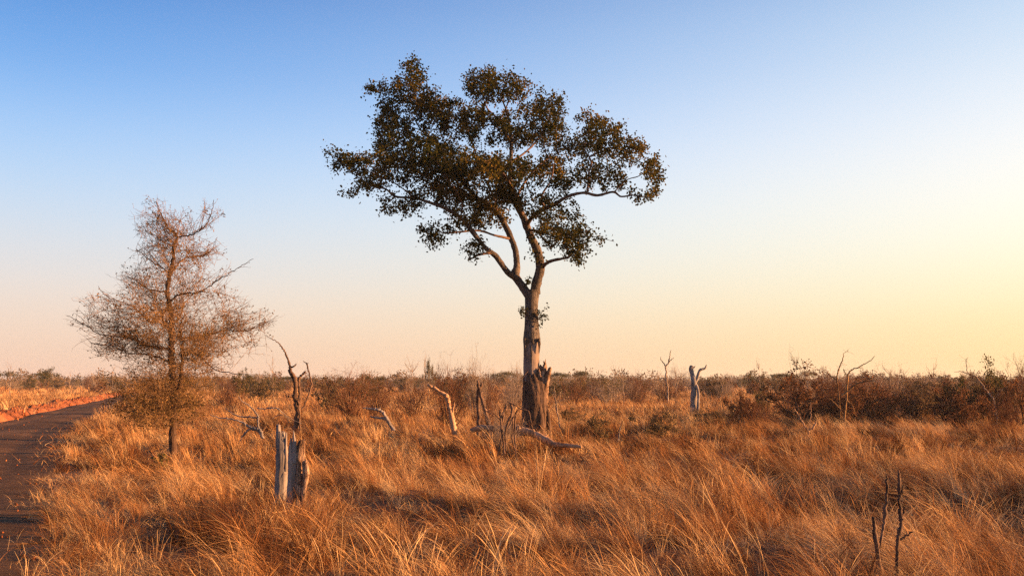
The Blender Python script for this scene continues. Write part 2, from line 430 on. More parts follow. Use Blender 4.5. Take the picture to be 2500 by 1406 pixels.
# bank of graded clay along the far (left) side
u = np.linspace(0, 1, 30); prof = np.sin(u * np.pi) ** .8
seg2 = smooth_path(np.c_[ROAD[4:], np.zeros(len(ROAD) - 4)], 60)[:, :2]
tan = np.gradient(seg2, axis=0); tan /= np.linalg.norm(tan, axis=1, keepdims=True); nor = np.c_[tan[:, 1], -tan[:, 0]]
off = -(ROAD_W + .1 + u[None] * 1.9) - .2 * np.sin(np.arange(len(seg2)) * .13)[:, None]
BX = seg2[:, :1] + nor[:, :1] * off; BY = seg2[:, 1:] + nor[:, 1:] * off
wv = Waves(.8, 14, 5); wv2 = Waves(3.5, 8, 6)
BZ = prof[None] * (.40 + .12 * wv2(BX, BY) + .07 * wv(BX, BY) + .035 * rng.normal(size=BX.shape)) + .0
BZ = np.maximum(BZ, -.02) + terrain(BX, BY) * u[None]
BZ[:, 0] = -.02; BZ[:, -1] -= .08
sheet('dirt_bank', BX, BY, BZ, M_BANK)
# clods
cb = MB()
ico = np.array([(0, 0, 1), (.89, 0, .45), (.28, .85, .45), (-.72, .53, .45), (-.72, -.53, .45), (.28, -.85, .45), (.72, .53, -.45), (-.28, .85, -.45), (-.89, 0, -.45), (-.28, -.85, -.45), (.72, -.53, -.45), (0, 0, -1)])
icf = np.array([(0, 1, 2), (0, 2, 3), (0, 3, 4), (0, 4, 5), (0, 5, 1), (1, 6, 2), (2, 7, 3), (3, 8, 4), (4, 9, 5), (5, 10, 1), (2, 6, 7), (3, 7, 8), (4, 8, 9), (5, 9, 10), (1, 10, 6), (6, 11, 7), (7, 11, 8), (8, 11, 9), (9, 11, 10), (10, 11, 6)])
for k in range(1100):
    i = rng.integers(len(seg2)); j = int(np.clip(rng.normal(11, 7), 0, 29))
    s_ = rng.uniform(.03, .11) * (1 if rng.random() < .85 else 1.6)
    cb.add(ico * s_ * rng.uniform(.6, 1.3, 3) * (1 + .25 * rng.normal(size=(12, 1))) + [BX[i, j] + rng.normal() * .1, BY[i, j] + rng.normal() * .1, max(BZ[i, j], 0) + s_ * .3], None, icf)
for k in range(420):
    i = rng.integers(len(seg)); j = rng.integers(1, 26); s_ = rng.uniform(.008, .035) * (1 if rng.random() < .93 else 2)
    if seg[i, 1] > 70: continue
    cb.add(ico * s_ * rng.uniform(.6, 1.3, 3) * (1 + .25 * rng.normal(size=(12, 1))) + [RX[i, j] + rng.normal() * .1, RY[i, j] + rng.normal() * .3, max(RZ[i, j], 0) + s_ * .3], None, icf)
tag(cb.build('clay_clods', M_BANK, smooth=False), 'loose red clay clods strewn along the graded road bank', 'clods', None, 'stuff')

# ------------------------------------------------------------------ grass: clump library + scattered points in one object
def blades(n, spread, L, t0, t1, width, align=.8, K=5, seed_head=0.0, phi_sd=.5):
    base = rng.normal(size=(n, 2)) * spread
    ln = rng.uniform(*L, n); a0 = R(1) * rng.uniform(*t0, n); a1 = R(1) * rng.uniform(*t1, n)
    phi = np.where(rng.random(n) < align, rng.normal(0, phi_sd, n), rng.uniform(-np.pi, np.pi, n))
    s = np.linspace(0, 1, K)
    ang = a0[:, None] + (a1 - a0)[:, None] * s[None] ** 1.4
    st = ln[:, None] / (K - 1)
    hx = np.cumsum(np.sin(ang) * st, 1) - np.sin(ang) * st; z = np.cumsum(np.cos(ang) * st, 1) - np.cos(ang) * st
    ph = phi[:, None] + rng.normal(0, .25, n)[:, None] * s[None]
    P = np.stack([base[:, :1] + hx * np.cos(ph), base[:, 1:] + hx * np.sin(ph), z - .04], -1)
    w = width * rng.uniform(.6, 1.3, n)[:, None] * (1 - .75 * s[None])
    sh = rng.random(n) < seed_head
    w[sh, -2] *= 3.2; w[sh, -1] *= 2.0
    wa = phi + np.pi / 2 + rng.normal(0, .9, n)
    W = np.stack([np.cos(wa), np.sin(wa), .3 * rng.normal(size=n)], -1)[:, None] * w[..., None] * .5
    v = np.stack([P - W, P + W], 2)                       # n,K,2,3
    idx = np.arange(n)[:, None] * K * 2 + np.arange(K - 1)[None] * 2
    q = np.stack([idx, idx + 1, idx + 3, idx + 2], -1).reshape(-1, 4)
    return v.reshape(-1, 3), q
LIB = []
def lib(*parts):
    v = []; q = []; n = 0
    for a, b in parts: v.append(a); q.append(b + n); n += len(a)
    LIB.append((np.concatenate(v), np.concatenate(q))); return len(LIB) - 1
def wisps(nw, nb, spread, L, t0, t1, width, align=.8, K=6, seed_head=0.0, tight=.018):
    """bunches of stems that bend together, so that the grass reads as strands with gaps"""
    parts = []
    for _ in range(nw):
        l = rng.uniform(*L); a0 = rng.uniform(*t0); a1 = rng.uniform(*t1)
        v, q = blades(nb, tight, (l * .6, l * 1.08), (a0 - 4, a0 + 4), (a1 - 10, a1 + 10), width, 1.0, K, seed_head, phi_sd=.10)
        ph = rng.normal(0, .45) if rng.random() < align else rng.uniform(-np.pi, np.pi)
        c, s_ = math.cos(ph), math.sin(ph)
        off = rng.normal(size=2) * spread
        v = np.c_[v[:, 0] * c - v[:, 1] * s_ + off[0], v[:, 0] * s_ + v[:, 1] * c + off[1], v[:, 2]]
        parts.append((v, q))
    v = np.concatenate([p[0] for p in parts]); n = len(parts[0][0])
    return v, np.concatenate([p[1] + i * n for i, p in enumerate(parts)])
near_tall = [lib(wisps(9, 6, .07, (.45, .95), (4, 36), (40, 120), .0044), wisps(4, 2, .08, (.6, .95), (0, 18), (25, 80), .0042, seed_head=.9), blades(14, .10, (.2, .5), (10, 60), (50, 120), .005, align=.3)) for _ in range(6)]
near_sweep = [lib(wisps(9, 7, .08, (.7, 1.25), (15, 50), (85, 135), .0046, align=.93), blades(14, .12, (.2, .6), (10, 70), (50, 130), .005, align=.3)) for _ in range(6)]
near_mess = [lib(wisps(10, 4, .12, (.3, .75), (0, 65), (50, 150), .0046, align=.3), blades(16, .12, (.2, .5), (10, 70), (50, 130), .005, align=.3)) for _ in range(5)]
near_low = [lib(blades(60, .20, (.10, .30), (20, 80), (60, 130), .0055, align=.2)) for _ in range(4)]
near_seed = [lib(wisps(7, 3, .10, (.7, 1.0), (0, 24), (20, 90), .0042, seed_head=1, align=.6)) for _ in range(4)]
mid_tall = [lib(wisps(11, 5, .14, (.45, .95), (0, 24), (20, 80), .010, tight=.03, K=5), blades(12, .2, (.2, .5), (10, 60), (50, 110), .011, align=.3)) for _ in range(5)]
mid_sweep = [lib(wisps(11, 5, .15, (.6, 1.1), (12, 42), (75, 118), .010, align=.9, tight=.03, K=5), blades(12, .2, (.2, .5), (10, 60), (50, 110), .011, align=.3)) for _ in range(5)]
mid_mess = [lib(wisps(12, 4, .2, (.25, .65), (0, 60), (40, 130), .011, align=.4, tight=.03, K=5)) for _ in range(4)]
mid_low = [lib(blades(40, .35, (.12, .32), (20, 75), (50, 120), .013, align=.2)) for _ in range(3)]
far_tuft = [lib(wisps(22, 4, .55, (.4, .95), (0, 35), (15, 90), .026, K=4, align=.6, tight=.10)) for _ in range(5)]
vfar_tuft = [lib(wisps(20, 4, 1.8, (.45, .95), (0, 35), (15, 80), .08, K=3, align=.6, tight=.3)) for _ in range(4)]
pts = []; rot = []; scl = []; pid = []
def emit(x, y, idx, flow, hgt, wid=1.0):
    n = len(x)
    pts.append(np.c_[x, y, terrain(x, y)]); pid.append(idx)
    rot.append(np.c_[rng.normal(0, .10, n), rng.normal(0, .10, n), flow])
    k = rng.uniform(.85, 1.15, n) * wid
    scl.append(np.c_[hgt * k, hgt * k, hgt])
def ok_road(x, y, lo=-.2, rag=.55):
    rd, sd = road_dist(x, y)
    keep = rd > ROAD_W + lo + rag * rng.random(len(x)) ** .7
    keep &= ~((sd < 0) & (rd < ROAD_W + 1.1 + 1.0 * rng.random(len(x))) & (y > 12) & (rng.random(len(x)) < .93))
    return keep, rd
def rand_xy(dens, y0, y1, margin):
    half = .53; xr = y1 * half + margin
    n = int(dens * 2 * xr * (y1 - y0)); x = rng.uniform(-xr, xr, n); y = rng.uniform(y0, y1, n)
    k = np.abs(x) < y * half + margin
    return x[k], y[k]
def flow_at(x, y):
    return np.pi + .1 + .55 * W_FLOW(x, y) + .30 * W_SML(x * .6, y * .6)
def tussocks(dens, y0, y1, margin, tall, sweep, mess, low, seed, per, spread, low_dens):
    x, y = rand_xy(dens, y0, y1, margin)
    k, rd = ok_road(x, y); x, y, rd = x[k], y[k], rd[k]
    ho = hollow(x, y); k = rng.random(len(x)) > ho * .82; x, y, rd, ho = x[k], y[k], rd[k], ho[k]
    n = len(x)
    h = np.clip(.80 + .15 * W_MID(x * 1.3 + 5, y * 1.3) + .20 * W_SML(x * 1.2, y) + .20 * rng.normal(size=n), .38, 1.3) * (1 - .5 * ho)
    h *= np.clip(.72 + (rd - ROAD_W) * .2, .55, 1)
    h *= np.clip((y - 1) / 8, .6, 1)
    fl = flow_at(x, y) + rng.normal(0, .45, n)
    sel = W_COL(x, y) * .6 + .6 * rng.normal(size=n) - .55 * np.clip(x / (y * .5), -1, 1)
    kind = np.where(sel < -.1, 1, np.where(sel < .55, 0, 2))
    rep_ = rng.integers(per[0], per[1] + 1, n)
    i = np.repeat(np.arange(n), rep_); m = len(i)
    X = x[i] + rng.normal(size=m) * spread; Y = y[i] + rng.normal(size=m) * spread
    idx = np.where(kind[i] == 0, rng.choice(tall, m), np.where(kind[i] == 1, rng.choice(sweep, m), rng.choice(mess, m)))
    if seed is not None:
        q = rng.random(m) < .12; idx[q] = rng.choice(seed, q.sum())
    emit(X, Y, idx, fl[i] + rng.normal(0, .28, m), h[i] * rng.uniform(.8, 1.12, m), 1.05)
    x, y = rand_xy(low_dens, y0, y1, margin); k, rd = ok_road(x, y, -.5, .7); x, y = x[k], y[k]
    emit(x, y, rng.choice(low, len(x)), rng.uniform(0, 6.28, len(x)), rng.uniform(.7, 1.5, len(x)))
tussocks(4.1, 6.2, 24, 3.5, near_tall, near_sweep, near_mess, near_low, near_seed, (2, 4), .11, 7)
tussocks(1.9, 24, 62, 7, mid_tall, mid_sweep, mid_mess, mid_low, None, (2, 3), .15, 3)
for dens, y0, y1, mg, lb_, rag in [(.95, 62, 170, 10, far_tuft, .5), (.075, 170, 620, 30, vfar_tuft, 1.5)]:
    x, y = rand_xy(dens, y0, y1, mg); k, rd = ok_road(x, y, .2, rag); x, y = x[k], y[k]; n = len(x)
    h = np.clip(.85 + .18 * W_MID(x * .6, y * .6) + .2 * rng.normal(size=n), .4, 1.4)
    emit(x, y, rng.choice(lb_, n), flow_at(x, y) + rng.normal(0, .5, n), h)
# thick tufts standing against stumps, logs and the tree feet
for tx, ty, tr_, tn in [(686, 15.8, .35, 34), (724, 15.45, .35, 34), (704, 15.1, .6, 34), (704, 14.6, .7, 24), (1250, 29.6, 1.6, 30), (1160, 30.0, .8, 20), (1306, 37.3, 1.2, 26), (421, 26.4, .8, 22), (955, 29.5, .5, 12), (1105, 30.5, .5, 14), (1694, 57, .8, 16), (725, 30.4, .6, 14), (1974, 36.5, .5, 10), (2180, 9.0, .5, 14)]:
    p = px(tx, 1000, ty); X_ = p[0] + rng.normal(size=tn) * tr_ * .6; Y_ = ty + rng.normal(size=tn) * .18
    emit(X_, Y_, rng.choice(near_tall if ty < 25 else mid_tall, tn), rng.uniform(0, 6.28, tn), rng.uniform(.75, 1.05, tn) * (1.15 if 14 < ty < 16 else 1))
pts = np.concatenate(pts); rot = np.concatenate(rot); scl = np.concatenate(scl); pid = np.concatenate(pid)
print('grass instances', len(pts))
lv = []; lq = []; lid = []; n0 = 0
for i_, (v_, q_) in enumerate(LIB):
    lv.append(v_); lq.append(q_ + n0); lid.append(np.full(len(v_), i_)); n0 += len(v_)
allv = np.concatenate(lv + [pts])
grass = mesh_obj('grass', allv, [np.concatenate(lq)], M_GRASS, smooth=True)
tag(grass, 'tall dry orange grass covering the savanna plain', 'grass', None, 'stuff')
def attr(me, name, typ, data, field):
    a = me.attributes.new(name, typ, 'POINT'); a.data.foreach_set(field, np.ascontiguousarray(data).ravel())
nl = n0; npnt = len(pts)
attr(grass.data, 'clump', 'INT', np.concatenate([np.concatenate(lid), np.full(npnt, -1)]).astype(np.int32), 'value')
attr(grass.data, 'pick', 'INT', np.concatenate([np.zeros(nl), pid]).astype(np.int32), 'value')
attr(grass.data, 'rot', 'FLOAT_VECTOR', np.concatenate([np.zeros((nl, 3)), rot]).astype(np.float32), 'vector')
attr(grass.data, 'scl', 'FLOAT_VECTOR', np.concatenate([np.zeros((nl, 3)), scl]).astype(np.float32), 'vector')
ng = bpy.data.node_groups.new('grass_scatter', 'GeometryNodeTree')
ng.interface.new_socket('Geometry', in_out='INPUT', socket_type='NodeSocketGeometry')
ng.interface.new_socket('Geometry', in_out='OUTPUT', socket_type='NodeSocketGeometry')
gi = ng.nodes.new('NodeGroupInput'); go = ng.nodes.new('NodeGroupOutput'); gl = ng.links.new
def named(nm, typ):
    a = ng.nodes.new('GeometryNodeInputNamedAttribute'); a.data_type = typ; a.inputs['Name'].default_value = nm
    return [o for o in a.outputs if o.name == 'Attribute' and o.enabled][0]
cl = named('clump', 'INT')
cmp_ = ng.nodes.new('FunctionNodeCompare'); cmp_.data_type = 'INT'; cmp_.operation = 'GREATER_EQUAL'
ci = [i for i in cmp_.inputs if i.enabled]
gl(cl, ci[0]); ci[1].default_value = 0
sepg = ng.nodes.new('GeometryNodeSeparateGeometry'); sepg.domain = 'POINT'
gl(gi.outputs[0], sepg.inputs[0]); gl(cmp_.outputs[0], sepg.inputs['Selection'])
spl = ng.nodes.new('GeometryNodeSplitToInstances'); spl.domain = 'POINT'
gl(sepg.outputs[0], spl.inputs[0]); gl(cl, spl.inputs['Group ID'])
iop = ng.nodes.new('GeometryNodeInstanceOnPoints')
gl(sepg.outputs[1], iop.inputs['Points']); gl(spl.outputs[0], iop.inputs['Instance']); iop.inputs['Pick Instance'].default_value = True
gl(named('pick', 'INT'), iop.inputs['Instance Index'])
e2r = ng.nodes.new('FunctionNodeEulerToRotation'); gl(named('rot', 'FLOAT_VECTOR'), e2r.inputs[0]); gl(e2r.outputs[0], iop.inputs['Rotation'])
gl(named('scl', 'FLOAT_VECTOR'), iop.inputs['Scale'])
gl(iop.outputs[0], go.inputs[0])
md = grass.modifiers.new('scatter', 'NODES'); md.node_group = ng

# ------------------------------------------------------------------ main tree
def path_px(pts, D, n=6, jit=0.0):
    """pts: (x, y, radius px, depth offset m) -> world polyline and radii"""
    sp = smooth_path(np.array([(p[0], p[1], p[2], p[3] if len(p) > 3 else 0) for p in pts], float), n)
    W = np.array([px(a, b, D + d) for a, b, _, d in sp])
    if jit:
        nz = rng.normal(size=W.shape) * jit; nz[0] = 0; W = W + nz
    Rr = np.array([c * (D + d) / F_PX for _, _, c, d in sp])
    return W, Rr
def in_blobs(blobs, D, per_area):
    out = []
    for b in blobs:
        cx, cy, rx, ry, den, dd, dr = b
        m = D / F_PX
        n = max(3, int(np.pi * rx * ry * m * m * per_area * den))
        v = rng.normal(size=(n, 3)); v /= np.linalg.norm(v, axis=1, keepdims=True); v *= rng.random((n, 1)) ** .42
        for q in v:
            out.append(px(cx + q[0] * rx, cy + q[2] * ry, D + dd + q[1] * dr))
    return np.array(out)

TD = 38.0
g0 = px(1306, 1050, TD); TBASE = Vector((g0[0], TD, float(terrain(g0[0], TD))))
tree = empty('savanna_tree', TBASE, 'tall green leafy tree with forked trunk and wide crown, standing in the centre', 'tree')
# trunk with flutes, a swelling where the bark ends and a broad base
def flutes(mb, pts, D, sides, depth, n=8, z_lo=None):
    W, Rr = path_px(pts, D, n)
    a = np.arange(sides) * 2 * np.pi / sides
    ph = rng.uniform(0, 6.28, 4)
    zz = np.linspace(0, 1, len(W))[:, None]
    f = 1 + depth * (np.sin(5 * a[None] + ph[0] + zz * 1.2) * .5 + np.sin(9 * a[None] + ph[1] - zz * 2) * .35 + np.sin(14 * a[None] + ph[2] + 3 * zz) * .25 + rng.normal(size=(len(W), sides)) * .18)
    T = np.gradient(W, axis=0); T /= np.linalg.norm(T, axis=1, keepdims=True)
    U = np.cross(T, np.array([0, 1.0, 0])); U /= np.linalg.norm(U, axis=1, keepdims=True); V = np.cross(T, U)
    v = W[:, None] + (Rr[:, None] * f)[..., None] * (np.cos(a)[None, :, None] * U[:, None] + np.sin(a)[None, :, None] * V[:, None])
    i = np.arange(len(W) - 1)[:, None] * sides; j = np.arange(sides)[None]
    q = np.stack([i + j, i + (j + 1) % sides, i + sides + (j + 1) % sides, i + sides + j], -1).reshape(-1, 4)
    mb.add(v.reshape(-1, 3), q)
    return W, Rr
lo = MB()
flutes(lo, [(1306, 1100, 36), (1306, 1060, 32), (1306, 1020, 30), (1306, 980, 30), (1305, 945, 28), (1300, 922, 23), (1297, 905, 17)], TD, 48, .10, 10)
flutes(lo, [(1342, 1100, 9, -.15), (1340, 1050, 6, -.15), (1338, 1015, 5, -.12), (1332, 985, 3, -.1)], TD, 10, .1, 6)
flutes(lo, [(1322, 1090, 16, -.35), (1320, 1040, 12, -.33), (1316, 990, 9, -.28), (1312, 950, 5, -.2)], TD, 14, .12, 6)
flutes(lo, [(1284, 1095, 14, -.3), (1284, 1045, 10, -.25), (1284, 1000, 6, -.18)], TD, 12, .12, 6)
adopt(lo.build('trunk_base', M_BARK), tree)['label'] = 'dark rough split bark at the foot of the trunk'
md_ = MB()
flutes(md_, [(1298, 930, 19.5), (1297, 900, 19.3), (1297.5, 870, 19), (1298, 845, 19.6), (1298.5, 832, 20.2)], TD, 40, .05, 8)
adopt(md_.build('stripped_wood', M_BAREWOOD), tree)['label'] = 'pale grey stripped wood where the bark is gone'
tr = MB()
flutes(tr, [(1298, 838, 20.6), (1298, 826, 20.8), (1298, 800, 17.8), (1297.5, 770, 16), (1298, 740, 16), (1299, 722, 17.5), (1300, 708, 18)], TD, 36, .035, 8)
# ragged bark tongues hanging over the stripped wood
for bx, by0, by1, w in [(1281, 826, 868, 4), (1287, 828, 842, 3.5), (1316, 826, 862, 4), (1300, 828, 846, 6), (1297, 840, 915, 3)]:
    P, q = path_px([(bx, by0, w, -.29), (bx + 1, (by0 + by1) / 2, w * .7, -.29), (bx, by1, .8, -.27)], TD, 5)
    tr.tube(P, q, 8, wob=.12)
LIMBS = [
 # right limb and its rise
 [(1306, 716, 14), (1310, 690, 13), (1319, 655, 12, -.2), (1313, 615, 11, -.3), (1299, 585, 10.5, -.3), (1288, 558, 10, -.2), (1276, 527, 9, 0), (1256, 490, 8, .2), (1246, 455, 7, .4), (1247, 405, 5.5, .5), (1248, 350, 4.5, .6), (1244, 305, 3.5, .6), (1236, 270, 2.6, .7), (1222, 235, 1.6, .8), (1210, 200, 1, .9)],
 [(1248, 395, 4, .5), (1275, 378, 3, .9), (1301, 355, 2.6, 1.3), (1325, 320, 2, 1.8), (1335, 280, 1.2, 2.2)],
 [(1247, 350, 3, .6), (1222, 300, 2.6, .2), (1205, 280, 2.2, 0), (1188, 262, 1.8, -.2), (1175, 225, 1.1, -.4)],
 [(1220, 295, 2.2, .3), (1236, 262, 2, .1), (1248, 236, 1.6, 0), (1268, 222, 1, 0)],
 # big reach to the right
 [(1284, 552, 7, -.2), (1300, 530, 6.6, -.6), (1325, 512, 6.2, -1), (1352, 500, 5.6, -1.3), (1386, 480, 5, -1.6), (1424, 471, 4.3, -1.9), (1459, 477, 3.6, -2), (1497, 469, 3, -2.1), (1516, 480, 2.6, -2.2), (1545, 477, 2, -2.3), (1575, 481, 1.4, -2.4), (1600, 478, .8, -2.4)],
 [(1434, 472, 3.4, -1.9), (1437, 440, 3.2, -1.6), (1438, 420, 3, -1.4), (1444, 398, 2.8, -1.2), (1440, 383, 2.6, -1.1), (1467, 372, 2, -1), (1495, 360, 1.5, -.8), (1530, 350, 1, -.7)],
 [(1440, 385, 2, -1.1), (1425, 360, 1.6, -.8), (1432, 330, 1.2, -.6), (1450, 300, .8, -.5)],
 [(1330, 510, 4, -1), (1322, 480, 3, -.5), (1345, 440, 2.4, .2), (1350, 405, 1.8, .8), (1338, 380, 1.2, 1.2)],
 [(1500, 468, 2, -2.1), (1530, 440, 1.6, -2.4), (1560, 430, 1.2, -2.6), (1590, 410, .8, -2.8)],
 # low right
 [(1322, 655, 5.5, -.2), (1334, 643, 5, -.6), (1350, 636, 4.4, -1), (1375, 631, 3.8, -1.4), (1390, 626, 3, -1.6), (1384, 606, 2, -1.7), (1395, 580, 1.2, -1.9), (1430, 565, .8, -2.2)],
 [(1290, 562, 4.5, -.3), (1310, 564, 4, -.8), (1320, 575, 3.4, -1), (1334, 592, 2.6, -1.2), (1352, 598, 1.6, -1.5)],
 [(1310, 566, 3, -.8), (1345, 560, 2.4, -1.6), (1400, 575, 1.8, -2), (1450, 578, 1.1, -2.2), (1500, 590, .5, -2.4)],
 # middle-left limb
 [(1290, 722, 12), (1276, 700, 11, .1), (1259, 674, 10.5, .2), (1262, 646, 9, .4), (1258, 610, 8, .6), (1246, 578, 7.6, .8), (1232, 548, 7, 1), (1215, 522, 6.6, 1.2), (1188, 497, 6, 1.4), (1160, 480, 5.2, 1.5), (1130, 445, 4.3, 1.7), (1108, 410, 3.4, 1.9), (1090, 365, 2.8, 2), (1062, 345, 2.2, 2), (1030, 320, 1.6, 1.9), (1005, 280, 1.1, 1.8)],
 [(1090, 368, 2.2, 2), (1078, 330, 1.8, 2.2), (1060, 290, 1.3, 2.4), (1020, 240, 1, 2.3), (1005, 195, .7, 2.2)],
 [(1030, 320, 1.4, 1.9), (985, 300, 1.2, 1.6), (950, 260, 1, 1.3), (920, 220, .7, 1.1)],
 [(1215, 522, 4, 1.2), (1205, 480, 3.2, 2), (1180, 430, 2.6, 2.6), (1160, 370, 2, 3), (1140, 310, 1.4, 3.2)],
 [(1160, 480, 3.6, 1.5), (1124, 476, 3.2, 1.2), (1090, 468, 2.8, .8), (1062, 458, 2.4, .4), (1035, 440, 2, 0), (990, 425, 1.4, -.4), (940, 410, .8, -.8)],
 [(1247, 584, 4, .8), (1232, 580, 3.8, .4), (1205, 574, 3.4, 0), (1168, 563, 3.2, -.4), (1115, 567, 2.6, -.8), (1082, 569, 2, -1), (1062, 555, 1.3, -1.1), (1040, 545, .8, -1.1)],
 # lowest left limb
 [(1264, 682, 8, .1), (1240, 665, 7.6, -.2), (1211, 626, 7, -.6), (1184, 604, 6.4, -.9), (1150, 561, 6, -1.2), (1124, 531, 5.4, -1.4), (1090, 510, 4.8, -1.6), (1056, 497, 4.2, -1.8), (1013, 484, 3.5, -2), (966, 480, 2.8, -2.1), (942, 462, 2.3, -2.2), (911, 454, 1.8, -2.3), (870, 430, 1.3, -2.4), (830, 395, .9, -2.5), (790, 368, .5, -2.5)],
 [(1205, 620, 4.2, -.6), (1192, 618, 3.8, -.9), (1167, 623, 3.2, -1.2), (1150, 631, 2.2, -1.4), (1140, 615, 1.2, -1.5)],
 [(1013, 484, 2.4, -2), (985, 462, 2, -2.2), (950, 440, 1.6, -2.6), (905, 420, 1, -3)],
 [(966, 480, 1.5, -2.1), (945, 497, 1.1, -2.2), (930, 520, .6, -2.3)],
 [(1124, 531, 2.6, -1.4), (1128, 500, 2, -2), (1110, 460, 1.6, -2.6), (1080, 420, 1.1, -3)],
 # crossing limb toward the viewer and one behind, to give the crown depth
 [(1276, 527, 5, 0), (1262, 480, 4.2, -1), (1240, 440, 3.4, -2), (1215, 410, 2.4, -3), (1180, 390, 1.6, -3.8)],
 [(1256, 490, 4.5, .2), (1285, 440, 3.4, 1.4), (1320, 400, 2.6, 2.6), (1370, 370, 1.8, 3.4)],
 [(1240, 440, 2.6, -2), (1270, 410, 2, -3), (1310, 395, 1.4, -3.6)],
]
seeds = []
limb_objs = []
for k, L in enumerate(LIMBS):
    W, q = path_px(L, TD, 7)
    nz = rng.normal(size=len(L) * 2); q = q * (1 + .08 * np.interp(np.linspace(0, 1, len(q)), np.linspace(0, 1, len(nz)), nz))
    if L[0][2] >= 7.9:
        tr.tube(W, q * .93, 16, wob=.05)
    else:
        lm = MB(); lm.tube(W, q * .85, 8, wob=.06); limb_objs.append(adopt(lm.build('limb', M_SMOOTHBARK), tree))
    st = max(4, len(W) // 3) if L[0][2] > 7 else 2
    seeds.append(W[st:])
trunk_o = adopt(tr.build('trunk', M_TRUNK), tree)
# broken dead stem fused to the right side
sb = MB()
flutes(sb, [(1322, 985, 14, -.1), (1324, 950, 13, -.1), (1325, 925, 11, -.1), (1327, 905, 8, -.1)], TD, 20, .22, 6)
for pts_ in ([(1326, 925, 9, -.1), (1328, 905, 7.5, -.1), (1330, 893, 5, -.1), (1331, 885, 2, -.1), (1332, 876, .6, -.1)], [(1322, 915, 7, -.05), (1321, 900, 5, -.05), (1319, 890, 1.2, -.05)],
             [(1328, 950, 9, -.15), (1335, 925, 7, -.2), (1340, 908, 5.5, -.22), (1344, 898, 3.5, -.24), (1345, 896, .8, -.24)], [(1318, 920, 5, -.25), (1316, 905, 3, -.25), (1314, 897, .8, -.25)], [(1330, 890, 2.4, 0), (1327, 881, .8, 0)]):
    P, q = path_px(pts_, TD, 4); sb.tube(P, q, 12, wob=.16)
sbo = adopt(sb.build('broken_stem', M_ROTWOOD), tree); sbo['label'] = 'jagged rotten broken stem fused to the trunk'
BL = [(1005, 215, 48, 70, 1.15, 2.1, 1.5), (925, 215, 38, 24, .75, 1.1, 1), (960, 285, 52, 58, 1.0, 1.4, 1.6), (1055, 265, 72, 55, 1.1, 2, 1.8), (1190, 205, 70, 48, 1.1, 0, 1.6),
      (1272, 218, 38, 34, 1.0, 0, 1.3), (1332, 270, 60, 56, 1.15, 2, 1.6), (1130, 290, 66, 50, 1.0, 2.5, 2), (1235, 320, 70, 45, .85, .5, 2), (1345, 335, 68, 34, 1.1, 2.6, 1.6),
      (1000, 365, 105, 42, 1.15, -.3, 2.2), (895, 390, 70, 28, 1.0, -2.4, 1.5), (808, 370, 32, 12, .55, -2.5, .6), (845, 402, 50, 20, .8, -2.5, 1), (905, 440, 62, 28, .75, -2.4, 1.3),
      (1095, 395, 110, 50, 1.15, -1.5, 3), (1215, 415, 95, 45, 1.0, -2.8, 2), (1335, 420, 75, 38, .6, 2.5, 2), (1470, 315, 60, 38, 1.1, -.6, 1.5), (1538, 365, 55, 38, 1.05, -.8, 1.4),
      (1592, 430, 30, 50, .75, -2.6, 1.3), (1480, 420, 70, 38, .55, -1.4, 1.5), (1565, 478, 52, 18, .6, -2.3, .9), (1080, 470, 85, 34, .7, -.4, 2), (1000, 500, 55, 32, .6, -2, 1.2),
      (1180, 515, 85, 50, .7, 1, 2), (1200, 470, 60, 40, .5, 0, 2), (960, 505, 60, 22, .4, -2, .8), (1130, 540, 50, 30, .4, -1, 1), (1060, 560, 48, 32, .5, -1, 1), (1050, 600, 28, 22, .6, -1, .7), (1160, 600, 42, 24, .6, -1.3, .9), (1370, 560, 75, 45, 1.0, -1.8, 1.5),
      (1400, 612, 45, 30, .85, -1.8, 1), (1468, 580, 45, 14, .5, -2.3, .6), (1312, 500, 58, 36, .7, -1.2, 1.5), (1420, 640, 18, 16, .7, -1.7, .5), (1148, 622, 26, 12, .6, -1.5, .5),
      (868, 470, 40, 14, .45, -2.3, .7), (925, 500, 20, 16, .4, -2.2, .5), (1250, 470, 70, 36, .7, -1, 2), (1400, 440, 60, 30, .5, -1, 1.5), (1430, 280, 20, 14, .8, -.5, .6), (1010, 150, 26, 12, .7, 2.2, .7),
      (1440, 360, 60, 36, .8, 2.5, 1.5), (950, 340, 45, 30, .9, .5, 1.2), (1300, 610, 8, 8, .2, -.4, .2)]
A = in_blobs(BL, TD, 34)
print('attractors', len(A))
P, par, ns = colonize(np.vstack(seeds), A, 4.0, .26, .22, 90)
tw = MB(); rr_, ends = grow_tubes(tw, P, par, ns, .0065, 2.5, .045, 4)
lf = tw
nodes = P[ns:]; thin = rr_[ns:] < .016; nodes = nodes[thin]
C1 = nodes[rng.integers(len(nodes), size=51000)]; C1 = C1 + rng.normal(size=C1.shape) * .10
C2 = A[rng.integers(len(A), size=9000)] + rng.normal(size=(9000, 3)) * .16
lf.leaves(np.vstack([C1, C2]), .108, .70, .5)
crown_ = adopt(lf.build('crown', [M_SMOOTHBARK, M_LEAF]), tree)
nq_ = sum(len(a_) for a_ in lf.q); mi_ = np.zeros(len(crown_.data.polygons), np.int32); mi_[nq_:] = 1   # quads are twigs, triangles are leaves
crown_.data.polygons.foreach_set('material_index', mi_)
